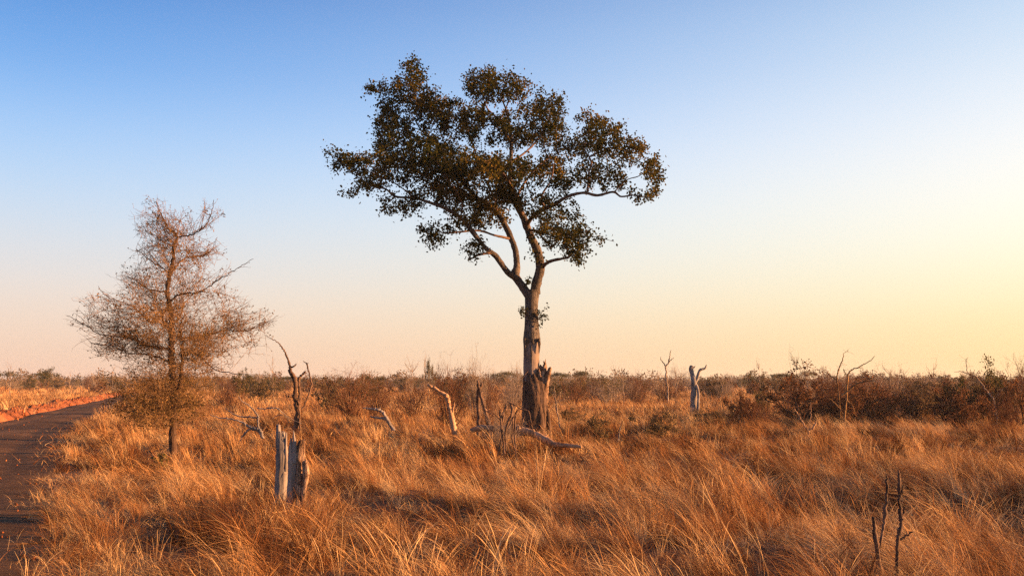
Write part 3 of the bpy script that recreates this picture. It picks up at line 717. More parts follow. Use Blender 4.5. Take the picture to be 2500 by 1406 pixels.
# epicormic sprouts on the trunk
for cx, cy, r_, s_ in [(1322, 772, 13, 1), (1277, 760, 7, -1), (1290, 688, 6, -1)]:
    sp = MB(); q = np.array([px(cx + rng.normal() * r_ * .6, cy + rng.normal() * r_ * .7, TD - .25 + rng.normal() * .12) for _ in range(14)])
    b0 = px(1298 + s_ * 12, cy + 8, TD - .1)
    for e in q: sp.tubes(np.array([[b0, (b0 + e) / 2 + rng.normal(size=3) * .02, e]]), np.array([[.008, .006, .003]]), 4)
    tws = adopt(sp.build('sprout', M_TWIG), tree)
    l2 = MB(); l2.leaves(np.repeat(q, int(5 * r_ / 6) , 0) + rng.normal(size=(len(q) * int(5 * r_ / 6), 3)) * .06, .10, .6, .5)
    o = l2.build('leaves', M_LEAF, tws); o.data.transform(Matrix.Translation(-Vector(tree.location)))

# ------------------------------------------------------------------ thorn tree on the left
LD = 27.0
g0 = px(421, 1095, LD); LB = Vector((g0[0], LD, float(terrain(g0[0], LD))))
thorn = empty('thorn_tree', LB, 'nearly leafless conical thorn tree with dense fine twigs beside the dirt road', 'tree')
LL = [
 [(421, 1140, 11), (421, 1090, 9.5), (424, 1030, 9), (426, 970, 8.5), (421, 921, 8.2), (419, 872, 8), (419, 823, 7.4), (418, 773, 6.8), (414, 744, 6.2), (408, 710, 5.6), (415, 670, 5), (423, 631, 4.2), (424, 602, 3.4), (433, 578, 2.8, .1), (415, 560, 2, .2), (396, 528, 1.4, .2), (380, 494, .9, .2)],
 [(433, 578, 2.4), (463, 575, 2.2, -.3), (493, 558, 1.8, -.5), (516, 523, 1.3, -.6), (522, 489, .8, -.6)],
 [(418, 668, 3.2), (439, 641, 2.8, .3), (463, 626, 2.4, .5), (493, 626, 1.8, .8), (516, 610, 1.2, 1), (530, 580, .7, 1.1)],
 [(412, 735, 3), (443, 719, 2.4, -.4), (493, 710, 2, -.8), (532, 685, 1.6, -1.1), (571, 661, 1.2, -1.3), (618, 631, .6, -1.5)],
 [(419, 822, 3.2), (450, 826, 2.8, .4), (493, 822, 2.4, .8), (542, 808, 2, 1), (591, 808, 1.7, 1.1), (630, 797, 1.2, 1.1), (679, 770, .6, 1.2)],
 [(428, 965, 5), (439, 940, 4.6, -.2), (443, 896, 4.2, -.3), (446, 842, 3.4, -.3), (439, 805, 2.2, -.3), (448, 770, 1.2, -.4)],
 [(444, 870, 3), (470, 862, 2.4, -.8), (493, 872, 2, -1.1), (522, 901, 1.7, -1.4), (566, 911, 1.2, -1.6), (620, 915, .6, -1.8)],
 [(418, 848, 4), (390, 850, 3.6, -.2), (365, 845, 3.6, -.4), (345, 837, 3.2, -.6), (311, 823, 2.4, -.8), (247, 818, 1.6, -1), (208, 793, 1.1, -1.1), (162, 769, .6, -1.2)],
 [(420, 891, 3), (375, 867, 2.4, .6), (316, 862, 1.8, 1), (282, 847, 1.5, 1.2), (223, 837, .8, 1.4)],
 [(414, 745, 3), (375, 788, 2.4, -.8), (326, 749, 1.8, -1.2), (262, 724, 1.2, -1.4), (242, 700, .6, -1.5)],
 [(408, 715, 2.6), (365, 705, 2, .5), (311, 675, 1, .8)],
 [(415, 668, 2.2), (375, 641, 1.6, .5), (331, 607, .8, .8)],
 [(421, 940, 3), (380, 950, 2, -.7), (340, 975, 1.5, -1), (300, 1000, .8, -1.2)],
 [(424, 985, 2.6), (390, 1000, 1.8, .6), (350, 1010, 1.3, 1), (310, 1030, .7, 1.2)],
 [(424, 1000, 2.4), (460, 985, 1.7, -.5), (500, 990, 1, -.8)],
 [(424, 990, 2.2), (400, 1010, 1.6, -1), (370, 1040, 1, -1.6)],
 [(419, 800, 2.6), (400, 790, 2, -1.2), (395, 760, 1.4, -2), (370, 730, .8, -2.4)],
 [(419, 790, 2.6), (440, 775, 2, 1.2), (450, 740, 1.4, 2), (470, 720, .8, 2.4)],
]
LBL = [(383, 525, 42, 48, .55, .2, .7), (515, 522, 28, 42, .7, -.6, .5), (430, 545, 60, 40, .55, 0, .9), (400, 600, 68, 55, .75, .3, 1.1), (478, 612, 60, 42, .75, .6, 1.1), (570, 655, 45, 24, .4, -1.3, .5),
       (430, 680, 95, 60, .8, 0, 1.5), (335, 690, 50, 48, .65, .7, 1), (255, 755, 66, 40, .65, -1.4, 1), (190, 780, 36, 22, .5, -1.1, .6), (350, 790, 105, 60, .75, -.4, 1.8), (500, 755, 110, 60, .65, .2, 1.8),
       (620, 775, 58, 28, .5, 1.1, .7), (560, 835, 90, 50, .75, .4, 1.6), (295, 850, 92, 46, .7, .6, 1.4), (430, 850, 135, 60, .8, 0, 2.2), (460, 905, 115, 40, .7, -.8, 1.5), (235, 850, 30, 30, .4, 1.4, .5),
       (350, 925, 75, 30, .8, -.5, 1.3), (395, 978, 108, 40, 1.0, -.1, 1.6), (360, 1015, 75, 28, 1.1, 0, 1.3), (440, 1010, 60, 35, .8, .2, 1.2), (400, 1045, 60, 25, .6, 0, 1), (330, 975, 50, 25, 1.1, -.6, .9), (370, 1000, 85, 42, 1.1, -.8, 1.0), (450, 1000, 60, 40, .9, -.7, 1.0), (420, 935, 120, 25, .6, 0, 1.6), (600, 855, 32, 28, .45, 1, .5), (465, 970, 62, 30, .7, -.7, .8), (365, 565, 50, 40, .4, .4, .7)]
seeds = []; tr = MB()
for k, L in enumerate(LL):
    W, q = path_px(L, LD, 7, jit=.012)
    if k == 0: tr.tube(W, q * (1 + .06 * rng.normal(size=len(q))), 14, wob=.05)
    elif k == 5: tr.tube(W, q, 10, wob=.04)
    else:
        lm = MB(); lm.tube(W, q * .8, 6, wob=.04); adopt(lm.build('limb', M_BARK), thorn)
    seeds.append(W[3:] if k else W[14:])
adopt(tr.build('trunk', M_BARK), thorn)
A = in_blobs(LBL, LD, 38)
P, par, ns = colonize(np.vstack(seeds), A, 3.0, .16, .16, 80, sag=-.08, jit=.08)
tw = MB(); rr_, ends = grow_tubes(tw, P, par, ns, .0036, 2.55, .022, 3)
nodes = P[ns:]
def spurs(mb, base, n, ln, r, lift=.2, axis=None):
    b = base[rng.integers(len(base), size=n)]
    d = rng.normal(size=(n, 3)) * (.62 if axis is not None else 1); d[:, 2] += lift
    if axis is not None:
        o_ = b - np.asarray(axis); o_[:, 2] = 0; d += .75 * o_ / (np.linalg.norm(o_, axis=1, keepdims=True) + .3)
    d /= np.linalg.norm(d, axis=1, keepdims=True)
    l = rng.uniform(ln * .4, ln * 1.4, n)[:, None]
    m_ = b + d * l * .5 + rng.normal(size=(n, 3)) * ln * .08
    e = b + d * l
    mb.tubes(np.stack([b, m_, e], 1), np.tile([r, r * .8, r * .4], (n, 1)), 3)
    return np.vstack([m_, e])
def straight(mb, base, n, l0, l1, r, blobs, D, lift, out, cen, K=4):
    """straight outward twigs kept where their tips stay inside the crown"""
    b = base[rng.integers(len(base), size=n)]
    o_ = b - np.asarray(cen); o_[:, 2] = 0; o_ /= np.linalg.norm(o_, axis=1, keepdims=True) + .25
    d = rng.normal(size=(n, 3)) * .55 + o_ * out; d[:, 2] += lift; d /= np.linalg.norm(d, axis=1, keepdims=True)
    L_ = rng.uniform(l0, l1, (n, 1)); e = b + d * L_
    ok = np.zeros(n, bool)
    for cx, cy, rx, ry, den, dd, dr in blobs:
        c = px(cx, cy, D + dd); m = D / F_PX
        ok |= (((e[:, 0] - c[0]) / (rx * m)) ** 2 + ((e[:, 2] - c[2]) / (ry * m)) ** 2 + ((e[:, 1] - c[1]) / (dr * 1.4)) ** 2 < 1.35) & (rng.random(n) < .35 + den * .65)
    b, d, L_ = b[ok], d[ok], L_[ok]; n = len(b)
    t = np.linspace(0, 1, K)[None, :, None]
    bend = rng.normal(size=(n, 1, 3)) * .07; bend[..., 2] += .05
    P_ = b[:, None] + (d * L_)[:, None] * t + bend * L_[:, None] * (t * (1 - t)) * 2 + rng.normal(size=(n, K, 3)) * .012 * (t > 0)
    mb.tubes(P_, np.tile(np.linspace(r, r * .35, K), (n, 1)), 3)
    return P_
big = nodes[rr_[ns:] > .004] if (rr_[ns:] > .004).sum() > 50 else nodes
s1_ = straight(tw, np.vstack(seeds + [big]), 2200, .45, 1.2, .0066, LBL, LD, .35, .9, LB, 5)
s2_ = straight(tw, np.vstack([s1_[:, 1:].reshape(-1, 3), nodes]), 5600, .2, .6, .0050, LBL, LD, .35, .55, LB)
tips = spurs(tw, np.vstack([s2_[:, 1:].reshape(-1, 3), s1_[:, 2:].reshape(-1, 3), nodes]), 12500, .15, .0032, .3, LB)
adopt(tw.build('crown', M_TWIG), thorn)
lf = MB()
def clumpy(pts_, n, W_, cut):
    q = pts_[rng.integers(len(pts_), size=n * 3)]
    k = W_(q[:, 0] + q[:, 1] * .7, q[:, 2]) + .5 * rng.normal(size=len(q)) > cut
    return q[k][:n]
wl = Waves(.9, 10, 21)
q = clumpy(tips, 8000, wl, .1); lf.leaves(q + rng.normal(size=q.shape) * .012, .055, .5)
low = tips[(tips[:, 2] < 1.9)]; q = low[rng.integers(len(low), size=2600)]; lf.leaves(q + rng.normal(size=q.shape) * .06, .055, .5)
adopt(lf.build('leaves', M_THORNLEAF), thorn)

# ------------------------------------------------------------------ weathered stumps
def snag(mb, pts, D, sides=26, rings=30, jag=.12, groove=.10, spikes=(), seed=0):
    """hollow broken post: pts from base to top; the rim breaks off at uneven heights"""
    r_ = np.random.default_rng(seed)
    W, Rr = path_px(pts, D, 8)
    t = np.linspace(0, 1, len(W)); a = np.arange(sides) * 2 * np.pi / sides
    low = r_.random(sides) ** .7; low = (low + np.roll(low, 1)) / 2
    tmax = 1 - jag * low
    for ang, wd, hh in spikes:
        dlt = np.abs((a - ang + np.pi) % (2 * np.pi) - np.pi); tmax = np.where(dlt < wd, np.maximum(tmax - 0, 1 - hh * dlt / wd * .2), tmax - hh * .0)
    ph = r_.uniform(0, 6.28, 3)
    v = np.zeros((rings, sides, 3)); inner = np.zeros((4, sides, 3))
    for j in range(sides):
        for i in range(rings + 0):
            tt = tmax[j] * i / (rings - 1)
            c = np.array([np.interp(tt, t, W[:, q]) for q in range(3)]); rd = np.interp(tt, t, Rr)
            g = 1 + groove * (np.sin(4 * a[j] + ph[0] + tt * 1.5) * .5 + np.sin(9 * a[j] + ph[1] - tt * 2) * .5) + .05 * r_.normal()
            v[i, j] = c + rd * g * np.array([math.cos(a[j]), math.sin(a[j]), 0])
        for i, (f, dtt) in enumerate([(.72, 0), (.62, .05), (.5, .12), (.2, .18)]):
            tt = max(0, tmax[j] - dtt); c = np.array([np.interp(tt, t, W[:, q]) for q in range(3)]); rd = np.interp(tt, t, Rr)
            inner[i, j] = c + rd * f * np.array([math.cos(a[j]), math.sin(a[j]), 0])
    vv = np.vstack([v.reshape(-1, 3), inner.reshape(-1, 3)]); n = rings + 4
    i = np.arange(n - 1)[:, None] * sides; j = np.arange(sides)[None]
    mb.add(vv, np.stack([i + j, i + (j + 1) % sides, i + sides + (j + 1) % sides, i + sides + j], -1).reshape(-1, 4))
SD = 16.3
def root_at(x, y, D, name, label, cat, group=None):
    p = px(x, y, D); return empty(name, (p[0], D, float(terrain(p[0], D))), label, cat, group)
s1 = root_at(686, 1260, SD, 'dead_stump', 'tall pale grey dead tree post, left of the weathered pair in foreground grass', 'stump')
m1 = MB()
snag(m1, [(686, 1300, 17), (686, 1230, 16), (687, 1180, 15.5), (688, 1120, 14), (687, 1080, 12.5), (684, 1050, 10)], SD, jag=.05, seed=3)
adopt(m1.build('post', M_GREYWOOD), s1)
m1 = MB(); snag(m1, [(681, 1090, 7, -.03), (680, 1060, 6, -.03), (680, 1033, 4.2, -.03)], SD, 14, 14, jag=.08, groove=.15, seed=4); adopt(m1.build('splinter', M_GREYWOOD), s1)
m1 = MB(); snag(m1, [(697, 1150, 5, -.05), (698, 1085, 3.2, -.05), (699, 1054, 2, -.05)], SD, 10, 14, jag=.06, seed=5); adopt(m1.build('splinter', M_GREYWOOD), s1)
s2 = root_at(724, 1265, SD - .35, 'dead_stump', 'split rotten dead stump with jagged forked tops, right beside the taller grey post', 'stump')
m2 = MB(); snag(m2, [(716, 1310, 18), (716, 1230, 16), (717, 1180, 15), (717, 1130, 13), (716, 1100, 11), (716, 1085, 8)], SD - .35, jag=.10, groove=.2, seed=7); adopt(m2.build('post', M_GREYWOOD), s2)
for pts_, sd_ in [([(720, 1130, 7, -.06), (719, 1090, 5.5, -.06), (717, 1058, 2, -.06), (716, 1050, .8, -.06)], 8), ([(709, 1130, 6, -.05), (710, 1090, 4, -.05), (711, 1068, 1.5, -.05)], 9)]:
    m2 = MB(); snag(m2, pts_, SD - .35, 12, 14, jag=.03, seed=sd_); adopt(m2.build('splinter', M_GREYWOOD), s2)
m2 = MB(); snag(m2, [(730, 1300, 12, -.1), (730, 1220, 11, -.1), (731, 1170, 10, -.08), (733, 1120, 9.5, -.05), (735, 1090, 9, -.04), (739, 1068, 7.5, -.04)], SD - .35, 22, 34, jag=.09, groove=.34, seed=10)
adopt(m2.build('rotten_post', M_ROTWOOD), s2)['label'] = 'dark crumbling half of the split stump'
m2 = MB(); snag(m2, [(738, 1240, 7, -.12), (742, 1200, 6, -.14), (747, 1160, 8, -.16), (746, 1135, 7, -.16), (744, 1118, 5, -.16)], SD - .35, 16, 20, jag=.16, groove=.25, seed=11)
adopt(m2.build('side_stub', M_ROTWOOD), s2)

# ------------------------------------------------------------------ traced dead wood
def deadwood(name, label, cat, D, lines, m, base=None, group=None, main='trunk', sides=9, jit=.006, wob=.09, twigs=0):
    b = base or (lines[0][0][0], 0)
    p = px(b[0], 1000, D); z = float(terrain(p[0], D))
    r0 = empty(name, (p[0], D, z), label, cat, group)
    first = None; ends_ = []
    for k, L in enumerate(lines):
        W, q = path_px(L, D, 7, jit=jit * D / 20)
        nz = rng.normal(size=len(L) * 2); q = q * (1 + .10 * np.interp(np.linspace(0, 1, len(q)), np.linspace(0, 1, len(nz)), nz))
        mb = MB(); mb.tube(W, q * .88, sides if L[0][2] > 2 else 5, wob=wob)
        if twigs and k:
            spurs(mb, W[2:], twigs, .22 * D / 30, .003 * D / 25)
        adopt(mb.build(main if k == 0 else 'branch', m), r0)
    return r0
D1 = 31
deadwood('dead_tree', 'twisted dark dead tree with long bare branch arching left, behind the stump pair', 'dead tree', D1, [
 [(725, 1045, 8), (727, 1008, 7), (723, 985, 6.5), (720, 965, 6.2), (722, 940, 6), (718, 922, 5.6), (710, 908, 4.5), (708, 895, 3.6), (704, 880, 2.8), (698, 865, 2.4), (690, 850, 2, -.2), (680, 838, 1.6, -.3), (665, 828, 1.2, -.4), (648, 818, .8, -.4)],
 [(722, 925, 3.6), (712, 918, 3), (706, 908, 2.4), (703, 902, 1.2)],
 [(729, 1000, 4), (731, 970, 3.6), (730, 940, 3.2, .1), (730, 925, 3, .1), (737, 915, 3, .1), (746, 907, 2.2, .1)],
 [(737, 1000, 2, -.2), (748, 978, 2.2, -.2), (757, 955, 2.2, -.2), (760, 938, 2, -.2), (756, 915, 2, -.2), (752, 900, 2, -.2), (749, 888, 1.8, -.2), (741, 882, .8, -.2)],
 [(749, 890, 1.2, -.2), (753, 884, .5, -.2)],
 [(719, 966, 3), (708, 967, 2.6, -.1), (700, 968, 2.2, -.2), (697, 958, 1.4, -.2), (680, 947, 1, -.2), (668, 935, .7, -.3), (660, 915, .4, -.3)],
 [(709, 897, 2.2), (718, 894, 2), (724, 887, .8)],
 [(732, 1050, 2.2, -.1), (731, 1005, 2, -.1), (727, 975, 1.6, -.1)],
], M_DARKWOOD)
deadwood('fallen_branch', 'tangle of bare curving fallen branches lying in the grass right of the thorn tree', 'branch', 24, [
 [(642, 1070, 4.5), (636, 1050, 4), (624, 1046, 4.4), (606, 1040, 3.6), (590, 1030, 2.6), (560, 1022, 2), (535, 1020, 1.3), (512, 1012, .7)],
 [(636, 1060, 3.2), (630, 1035, 2.6), (631, 1018, 2.4), (620, 1002, 2), (605, 988, 1.6), (590, 978, 1.1), (583, 966, .6)],
 [(631, 1019, 2), (605, 1018, 2.2), (580, 1014, 1.8), (560, 1004, 1), (548, 995, .5)],
 [(585, 1078, 1.6), (597, 1058, 2.4), (612, 1048, 2.6), (634, 1052, 2.4)],
 [(628, 997, 1.4), (655, 997, 1.6), (678, 997, 1.8), (692, 1008, 1.4), (705, 1020, 1), (735, 1033, .6)],
 [(690, 1012, 1.3), (678, 1014, 1.1), (665, 1022, .6)],
], M_GREYWOOD, base=(625, 0), main='stem')
deadwood('dead_branch', 'smooth grey forked dead branch rising from the grass left of the round bare bush', 'branch', 30, [
 [(960, 1050, 5.5), (948, 1030, 5), (937, 1010, 4.6), (925, 1000, 4), (908, 998, 3), (886, 995, 1.5)],
 [(955, 1036, 4), (938, 1022, 3.4), (920, 1020, 2.8), (905, 1016, 2)], [(928, 1000, 2), (928, 992, 1.2)]], M_GREYWOOD, base=(955, 0), main='stem')
deadwood('dead_limb', 'thick bent dead limb leaning left out of the grass before a bare bush', 'branch', 31, [
 [(1110, 1060, 8.5), (1104, 1025, 7.5), (1099, 1000, 7), (1093, 975, 6.4), (1086, 963, 5.8), (1072, 955, 4.6), (1058, 946, 4.2), (1045, 940, 3.6)], [(1103, 1010, 3), (1108, 990, 2), (1109, 983, .8)]], M_LOG, base=(1105, 0), main='stem')
deadwood('dead_sapling', 'crooked dark dead stem with a split pale upright behind it, left of the fallen log', 'dead tree', 31.5, [
 [(1191, 1065, 7.5), (1192, 1045, 6.5), (1193, 1030, 6.5), (1187, 1010, 5.5), (1180, 985, 5.5), (1172, 960, 5.5), (1169, 945, 4.6), (1166, 930, 2.2)],
 [(1168, 1065, 5.5, .4), (1168, 1020, 5, .4), (1167, 980, 5, .4), (1169, 955, 5.5, .3), (1175, 940, 4, .2), (1174, 933, 1.5, .2)],
 [(1172, 958, 2.4), (1178, 968, 2), (1182, 975, 1.2), (1176, 950, .8)], [(1183, 998, 1.6), (1200, 1012, 1.5, -.2), (1222, 1030, 1.2, -.3)]], M_DARKWOOD, base=(1185, 0))
lg = deadwood('fallen_log', 'bleached fallen log lying in the grass at the foot of the tall leafy tree', 'log', 30.5, [
 [(1150, 1052, 7, .6), (1175, 1044, 8, .5), (1205, 1047, 10, .4), (1240, 1050, 10, .2), (1268, 1050, 12, 0), (1300, 1057, 11.5, -.3), (1325, 1070, 10, -.6), (1350, 1083, 8, -.9), (1380, 1087, 6, -1.2), (1420, 1090, 4, -1.5)],
 [(1268, 1062, 5, -.1), (1268, 1050, 4.5, -.15), (1265, 1036, 2, -.15)], [(1325, 1068, 5, -.6), (1334, 1064, 3, -.6), (1337, 1061, 1.5, -.6)],
 ], M_LOG, base=(1290, 0), main='log', jit=.005)
deadwood('broken_shrub', 'cluster of snapped bare upright stems in front of the fallen log', 'dead shrub', 27.5, [
 [(1232, 1108, 2.6), (1226, 1060, 2.6), (1223, 1030, 2.8), (1221, 1010, 2.6), (1219, 1000, 1.4)],
 [(1224, 1020, 2), (1230, 1002, 1.8, .1), (1234, 985, 1.2, .1), (1234, 975, .6, .1)],
 [(1226, 1030, 4, .2), (1231, 1008, 4.4, .2), (1237, 990, 3.5, .2)],
 [(1235, 1100, 2.4, .1), (1234, 1060, 2.6, .1), (1240, 1030, 3, .1), (1248, 1015, 3, 0), (1250, 1000, 2.4, 0), (1246, 982, 2, 0)],
 [(1262, 1135, 1.6), (1258, 1100, 2, 0), (1250, 1070, 2.4, 0), (1252, 1040, 2.6, 0), (1250, 1010, 3, .1), (1248, 985, 3, .1)],
 [(1244, 982, 1.8), (1262, 992, 1.6, -.1), (1278, 1000, 1.4, -.2), (1291, 1004, 1.6, -.2), (1294, 1020, 1.6, -.2), (1300, 1045, 1.4, -.2), (1305, 1060, 1.2, -.2)],
 [(1214, 1125, 1.4), (1218, 1095, 1.3), (1222, 1072, 1)], [(1260, 1100, 2, .2), (1256, 1060, 2.6, .2), (1258, 1020, 3, .2), (1262, 1000, 2, .2)],
 [(1240, 1045, 2.2, -.1), (1248, 1030, 2, -.1), (1256, 1012, 1.4, -.1)], [(1180, 990, .7), (1205, 1010, 1, 0), (1228, 1032, 1.2, 0)],
 [(1272, 1050, 1.6, .3), (1275, 1030, 1.8, .3), (1282, 1010, 1, .3)], [(1253, 992, 1, .4), (1262, 960, .9, .4), (1272, 930, .8, .5), (1283, 912, 1.6, .5), (1290, 905, .6, .5)]],
 M_DARKWOOD, base=(1240, 0), main='stem', sides=7)
deadwood('bare_sapling', 'thin bare grey sapling just right of the big tree trunk', 'sapling', 36, [
 [(1367, 1045, 1.8), (1364, 1020, 1.8), (1359, 995, 2, .0), (1358, 985, 2, 0), (1355, 965, 1.3, 0), (1354, 940, .7, 0)], [(1359, 985, 1.4), (1352, 970, 1, 0), (1347, 950, .7, 0), (1338, 935, .4, 0)], [(1359, 985, 1.2), (1367, 970, .9, 0), (1369, 955, .4, 0)], [(1361, 983, 1), (1375, 975, .7), (1390, 968, .4)]], M_GREYTWIG, twigs=5)
D2 = 58
deadwood('dead_tree', 'pale two-armed dead snag with a broken top, standing alone right of centre', 'dead tree', D2, [
 [(1694, 1020, 9.5), (1694, 980, 8.6), (1694, 950, 8.2), (1694, 935, 8), (1693, 925, 6.5), (1689, 910, 6, .1), (1687, 900, 6, .1), (1690, 894, 6.5, .1)],
 [(1703, 1010, 4, -.2), (1705, 980, 3.6, -.3), (1705, 960, 3.6, -.2), (1702, 945, 4, -.1), (1698, 935, 4, 0), (1703, 920, 4.2, 0), (1708, 905, 4.2, 0), (1714, 901, 3.8, 0), (1721, 899, 3, 0), (1725, 890, 1, 0)],
 [(1688, 897, 2.4, .1), (1686, 894, 1, .1)], [(1695, 898, 2, .1), (1697, 893, 1, .1)], [(1697, 945, 3), (1694, 930, 2), (1700, 928, 1)]], M_GREYWOOD, sides=12, wob=.03, jit=.001)
deadwood('dead_tree', 'slender three-pronged dead tree standing behind and left of the pale two-armed snag', 'dead tree', 95, [
 [(1630, 985, 2.8), (1630, 950, 2.4), (1627, 930, 2.4), (1626, 905, 2, 0), (1625, 893, 2, 0), (1632, 885, 1.8), (1634, 875, 1.5), (1636, 862, 1), (1638, 854, .6)],
 [(1625, 893, 1.5), (1619, 885, 1.3), (1614, 878, 1), (1613, 872, .6)], [(1634, 884, 1.2), (1640, 877, 1), (1646, 873, .5)], [(1627, 930, 1.4), (1620, 924, 1.1), (1608, 926, .9), (1598, 928, .5)], [(1629, 940, 1), (1635, 935, .6)]], M_GREYTWIG)
D3 = 37
deadwood('dead_sapling', 'small pale forked dead sapling standing in grass in front of the red-brown shrubs', 'sapling', D3, [
 [(1974, 1100, 3), (1974, 1075, 2.6), (1974, 1052, 2.6), (1966, 1042, 2.2), (1955, 1022, 1.8), (1948, 1010, 1.4), (1940, 998, .8)],
 [(1974, 1052, 2.4), (1984, 1045, 2.6), (1990, 1036, 2), (1993, 1028, 1)], [(1976, 1050, 1.2), (1979, 1020, 1.2), (1980, 1000, .9), (1979, 980, .5)]], M_LOG)
deadwood('dead_tree', 'bare multi-stemmed dead tree with wide angled branches among rusty shrubs', 'dead tree', 46, [
 [(2062, 1055, 3.2), (2063, 1010, 2.8), (2067, 970, 2.6), (2068, 940, 2.2), (2070, 915, 2), (2078, 904, 1.8), (2095, 897, 1.5), (2115, 886, 1.2), (2128, 878, .8), (2136, 868, .4)],
 [(2070, 918, 1.6), (2062, 908, 1.3), (2060, 900, .8)], [(2052, 1040, 2.4, .3), (2050, 990, 2, .3), (2045, 940, 1.8, .3), (2043, 920, 1.6, .3), (2050, 895, 1.4, .3), (2056, 880, 1.2, .3), (2060, 862, .7, .3)],
 [(2056, 882, .8, .3), (2052, 890, .8, .3), (2046, 912, .8, .3)], [(2062, 862, .6, .3), (2070, 855, .4, .3)], [(2045, 930, 1.2, .3), (2025, 915, 1, .3), (2010, 903, .6, .3)],
 [(2055, 965, 2.6, -.2), (2075, 950, 2.4, -.4), (2090, 938, 2.2, -.6), (2110, 930, 1.8, -.8), (2130, 922, 1.4, -.9), (2142, 914, .6, -1)], [(2100, 933, 1.4, -.7), (2125, 930, 1.2, -.8), (2142, 927, .5, -.9)],
 [(2058, 1010, 1.6, -.3), (2040, 985, 1.2, -.4), (2022, 970, .8, -.5)], [(2067, 975, 1.6, -.2), (2080, 990, 1.2, -.3), (2090, 1015, .8, -.3)], [(2095, 897, .8), (2108, 900, .4)]], M_TWIG, base=(2058, 0), twigs=5)
deadwood('dead_tree', 'dead tree with a long arching bare bough over the shrubs near the right edge', 'dead tree', 47, [
 [(2434, 1040, 3), (2432, 1010, 2.6), (2425, 975, 2.4), (2410, 955, 2), (2395, 935, 2, 0), (2380, 918, 1.8), (2360, 911, 1.4), (2345, 907, 1), (2330, 908, .5)],
 [(2362, 911, 1.1), (2360, 890, 1), (2359, 878, .7), (2363, 872, .4)], [(2433, 1015, 1.8), (2424, 1010, 1.2), (2418, 1003, .6)], [(2425, 975, 1.4), (2440, 960, 1), (2448, 950, .6)]], M_GREYTWIG, base=(2434, 0), twigs=6)
D4 = 9.6
deadwood('broken_shrub', 'short knobbly dead stems poking from the grass at the bottom right', 'dead shrub', D4, [
 [(2192, 1420, 6), (2190, 1370, 5), (2192, 1320, 5), (2198, 1290, 6.5), (2200, 1260, 6), (2196, 1230, 4), (2196, 1195, 5), (2195, 1165, 4), (2195, 1148, 2.5)],
 [(2200, 1270, 4), (2208, 1245, 3), (2212, 1240, 1.5)], [(2198, 1215, 4), (2204, 1190, 3), (2206, 1186, 1.5)], [(2150, 1400, 10, .2), (2142, 1350, 6, .2), (2136, 1300, 6, .2), (2134, 1262, 4, .2)],
 [(2146, 1340, 3.5, .5), (2156, 1290, 4, .5), (2162, 1240, 5, .5), (2166, 1195, 3.5, .5), (2165, 1160, 2.5, .5)], [(2194, 1320, 3), (2215, 1305, 3), (2228, 1298, 1.5)]], M_BARK, base=(2180, 0), main='stem', wob=.10, jit=.008, twigs=5)
deadwood('dead_sapling', 'short pale broken stick standing in the low dark grass right of the big tree', 'sapling', 34, [
 [(1510, 1075, 1.8), (1512, 1052, 1.8), (1516, 1040, 1.2)], [(1511, 1066, 1), (1502, 1060, .6)]], M_GREYWOOD, base=(1511, 0))

# ------------------------------------------------------------------ shrubs and bushes
def recursive_twigs(mb, base, h, w, n_stem, r0, levels=3, kids=5, sides=3, up=.75, curve=.25, flat=1.0):
    """vectorised levels: every stem throws side twigs; returns the points of the last levels"""
    n = n_stem
    az = rng.uniform(0, 2 * np.pi, n); sp_ = rng.uniform(.05, 1, n) ** .7
    B = base + np.c_[rng.normal(size=(n, 2)) * w * .04, np.zeros(n)]
    tip = base + np.c_[np.cos(az) * sp_ * w * .5, np.sin(az) * sp_ * w * .5, h * (rng.uniform(.6, 1.05, n) - .35 * sp_ ** 2)]
    Rr = np.full(n, r0); pts_all = []
    for lev in range(levels):
        t = np.linspace(0, 1, 5)[None, :, None]
        L = np.linalg.norm(tip - B, axis=1)
        bow = rng.normal(size=(len(B), 3)) * (L * curve * .35)[:, None]; bow[:, 2] += L * curve * .25
        P = B[:, None] * (1 - t) + tip[:, None] * t + bow[:, None] * (np.sin(np.pi * t)) + rng.normal(size=(len(B), 5, 3)) * (L * .02)[:, None, None]
        P[:, 0] = B
        rr = Rr[:, None] * np.linspace(1, .35, 5)[None]
        mb.tubes(P, rr, sides if lev else max(sides, 4))
        pts_all.append(P[:, 2:].reshape(-1, 3))
        if lev == levels - 1: break
        k = kids
        f = rng.uniform(.25, .98, (len(B), k)); i0 = np.minimum((f * 4).astype(int), 3); fr = f * 4 - i0
        ii = np.arange(len(B))[:, None]
        nb = P[ii, i0] * (1 - fr[..., None]) + P[ii, i0 + 1] * fr[..., None]
        d = (tip - B)[:, None] / (L[:, None, None] + 1e-6) * .7 + rng.normal(size=(len(B), k, 3)) * .62; d[..., 2] += .18 * flat
        d /= np.linalg.norm(d, axis=2, keepdims=True)
        ln = (L[:, None] * rng.uniform(.25, .6, (len(B), k)) * (1.15 - .5 * f))[..., None]
        nR = (Rr[:, None] * (1 - .6 * f) * .55)
        B = nb.reshape(-1, 3); tip = (nb + d * ln).reshape(-1, 3); Rr = np.maximum(nR.reshape(-1), r0 * .12)
    return pts_all
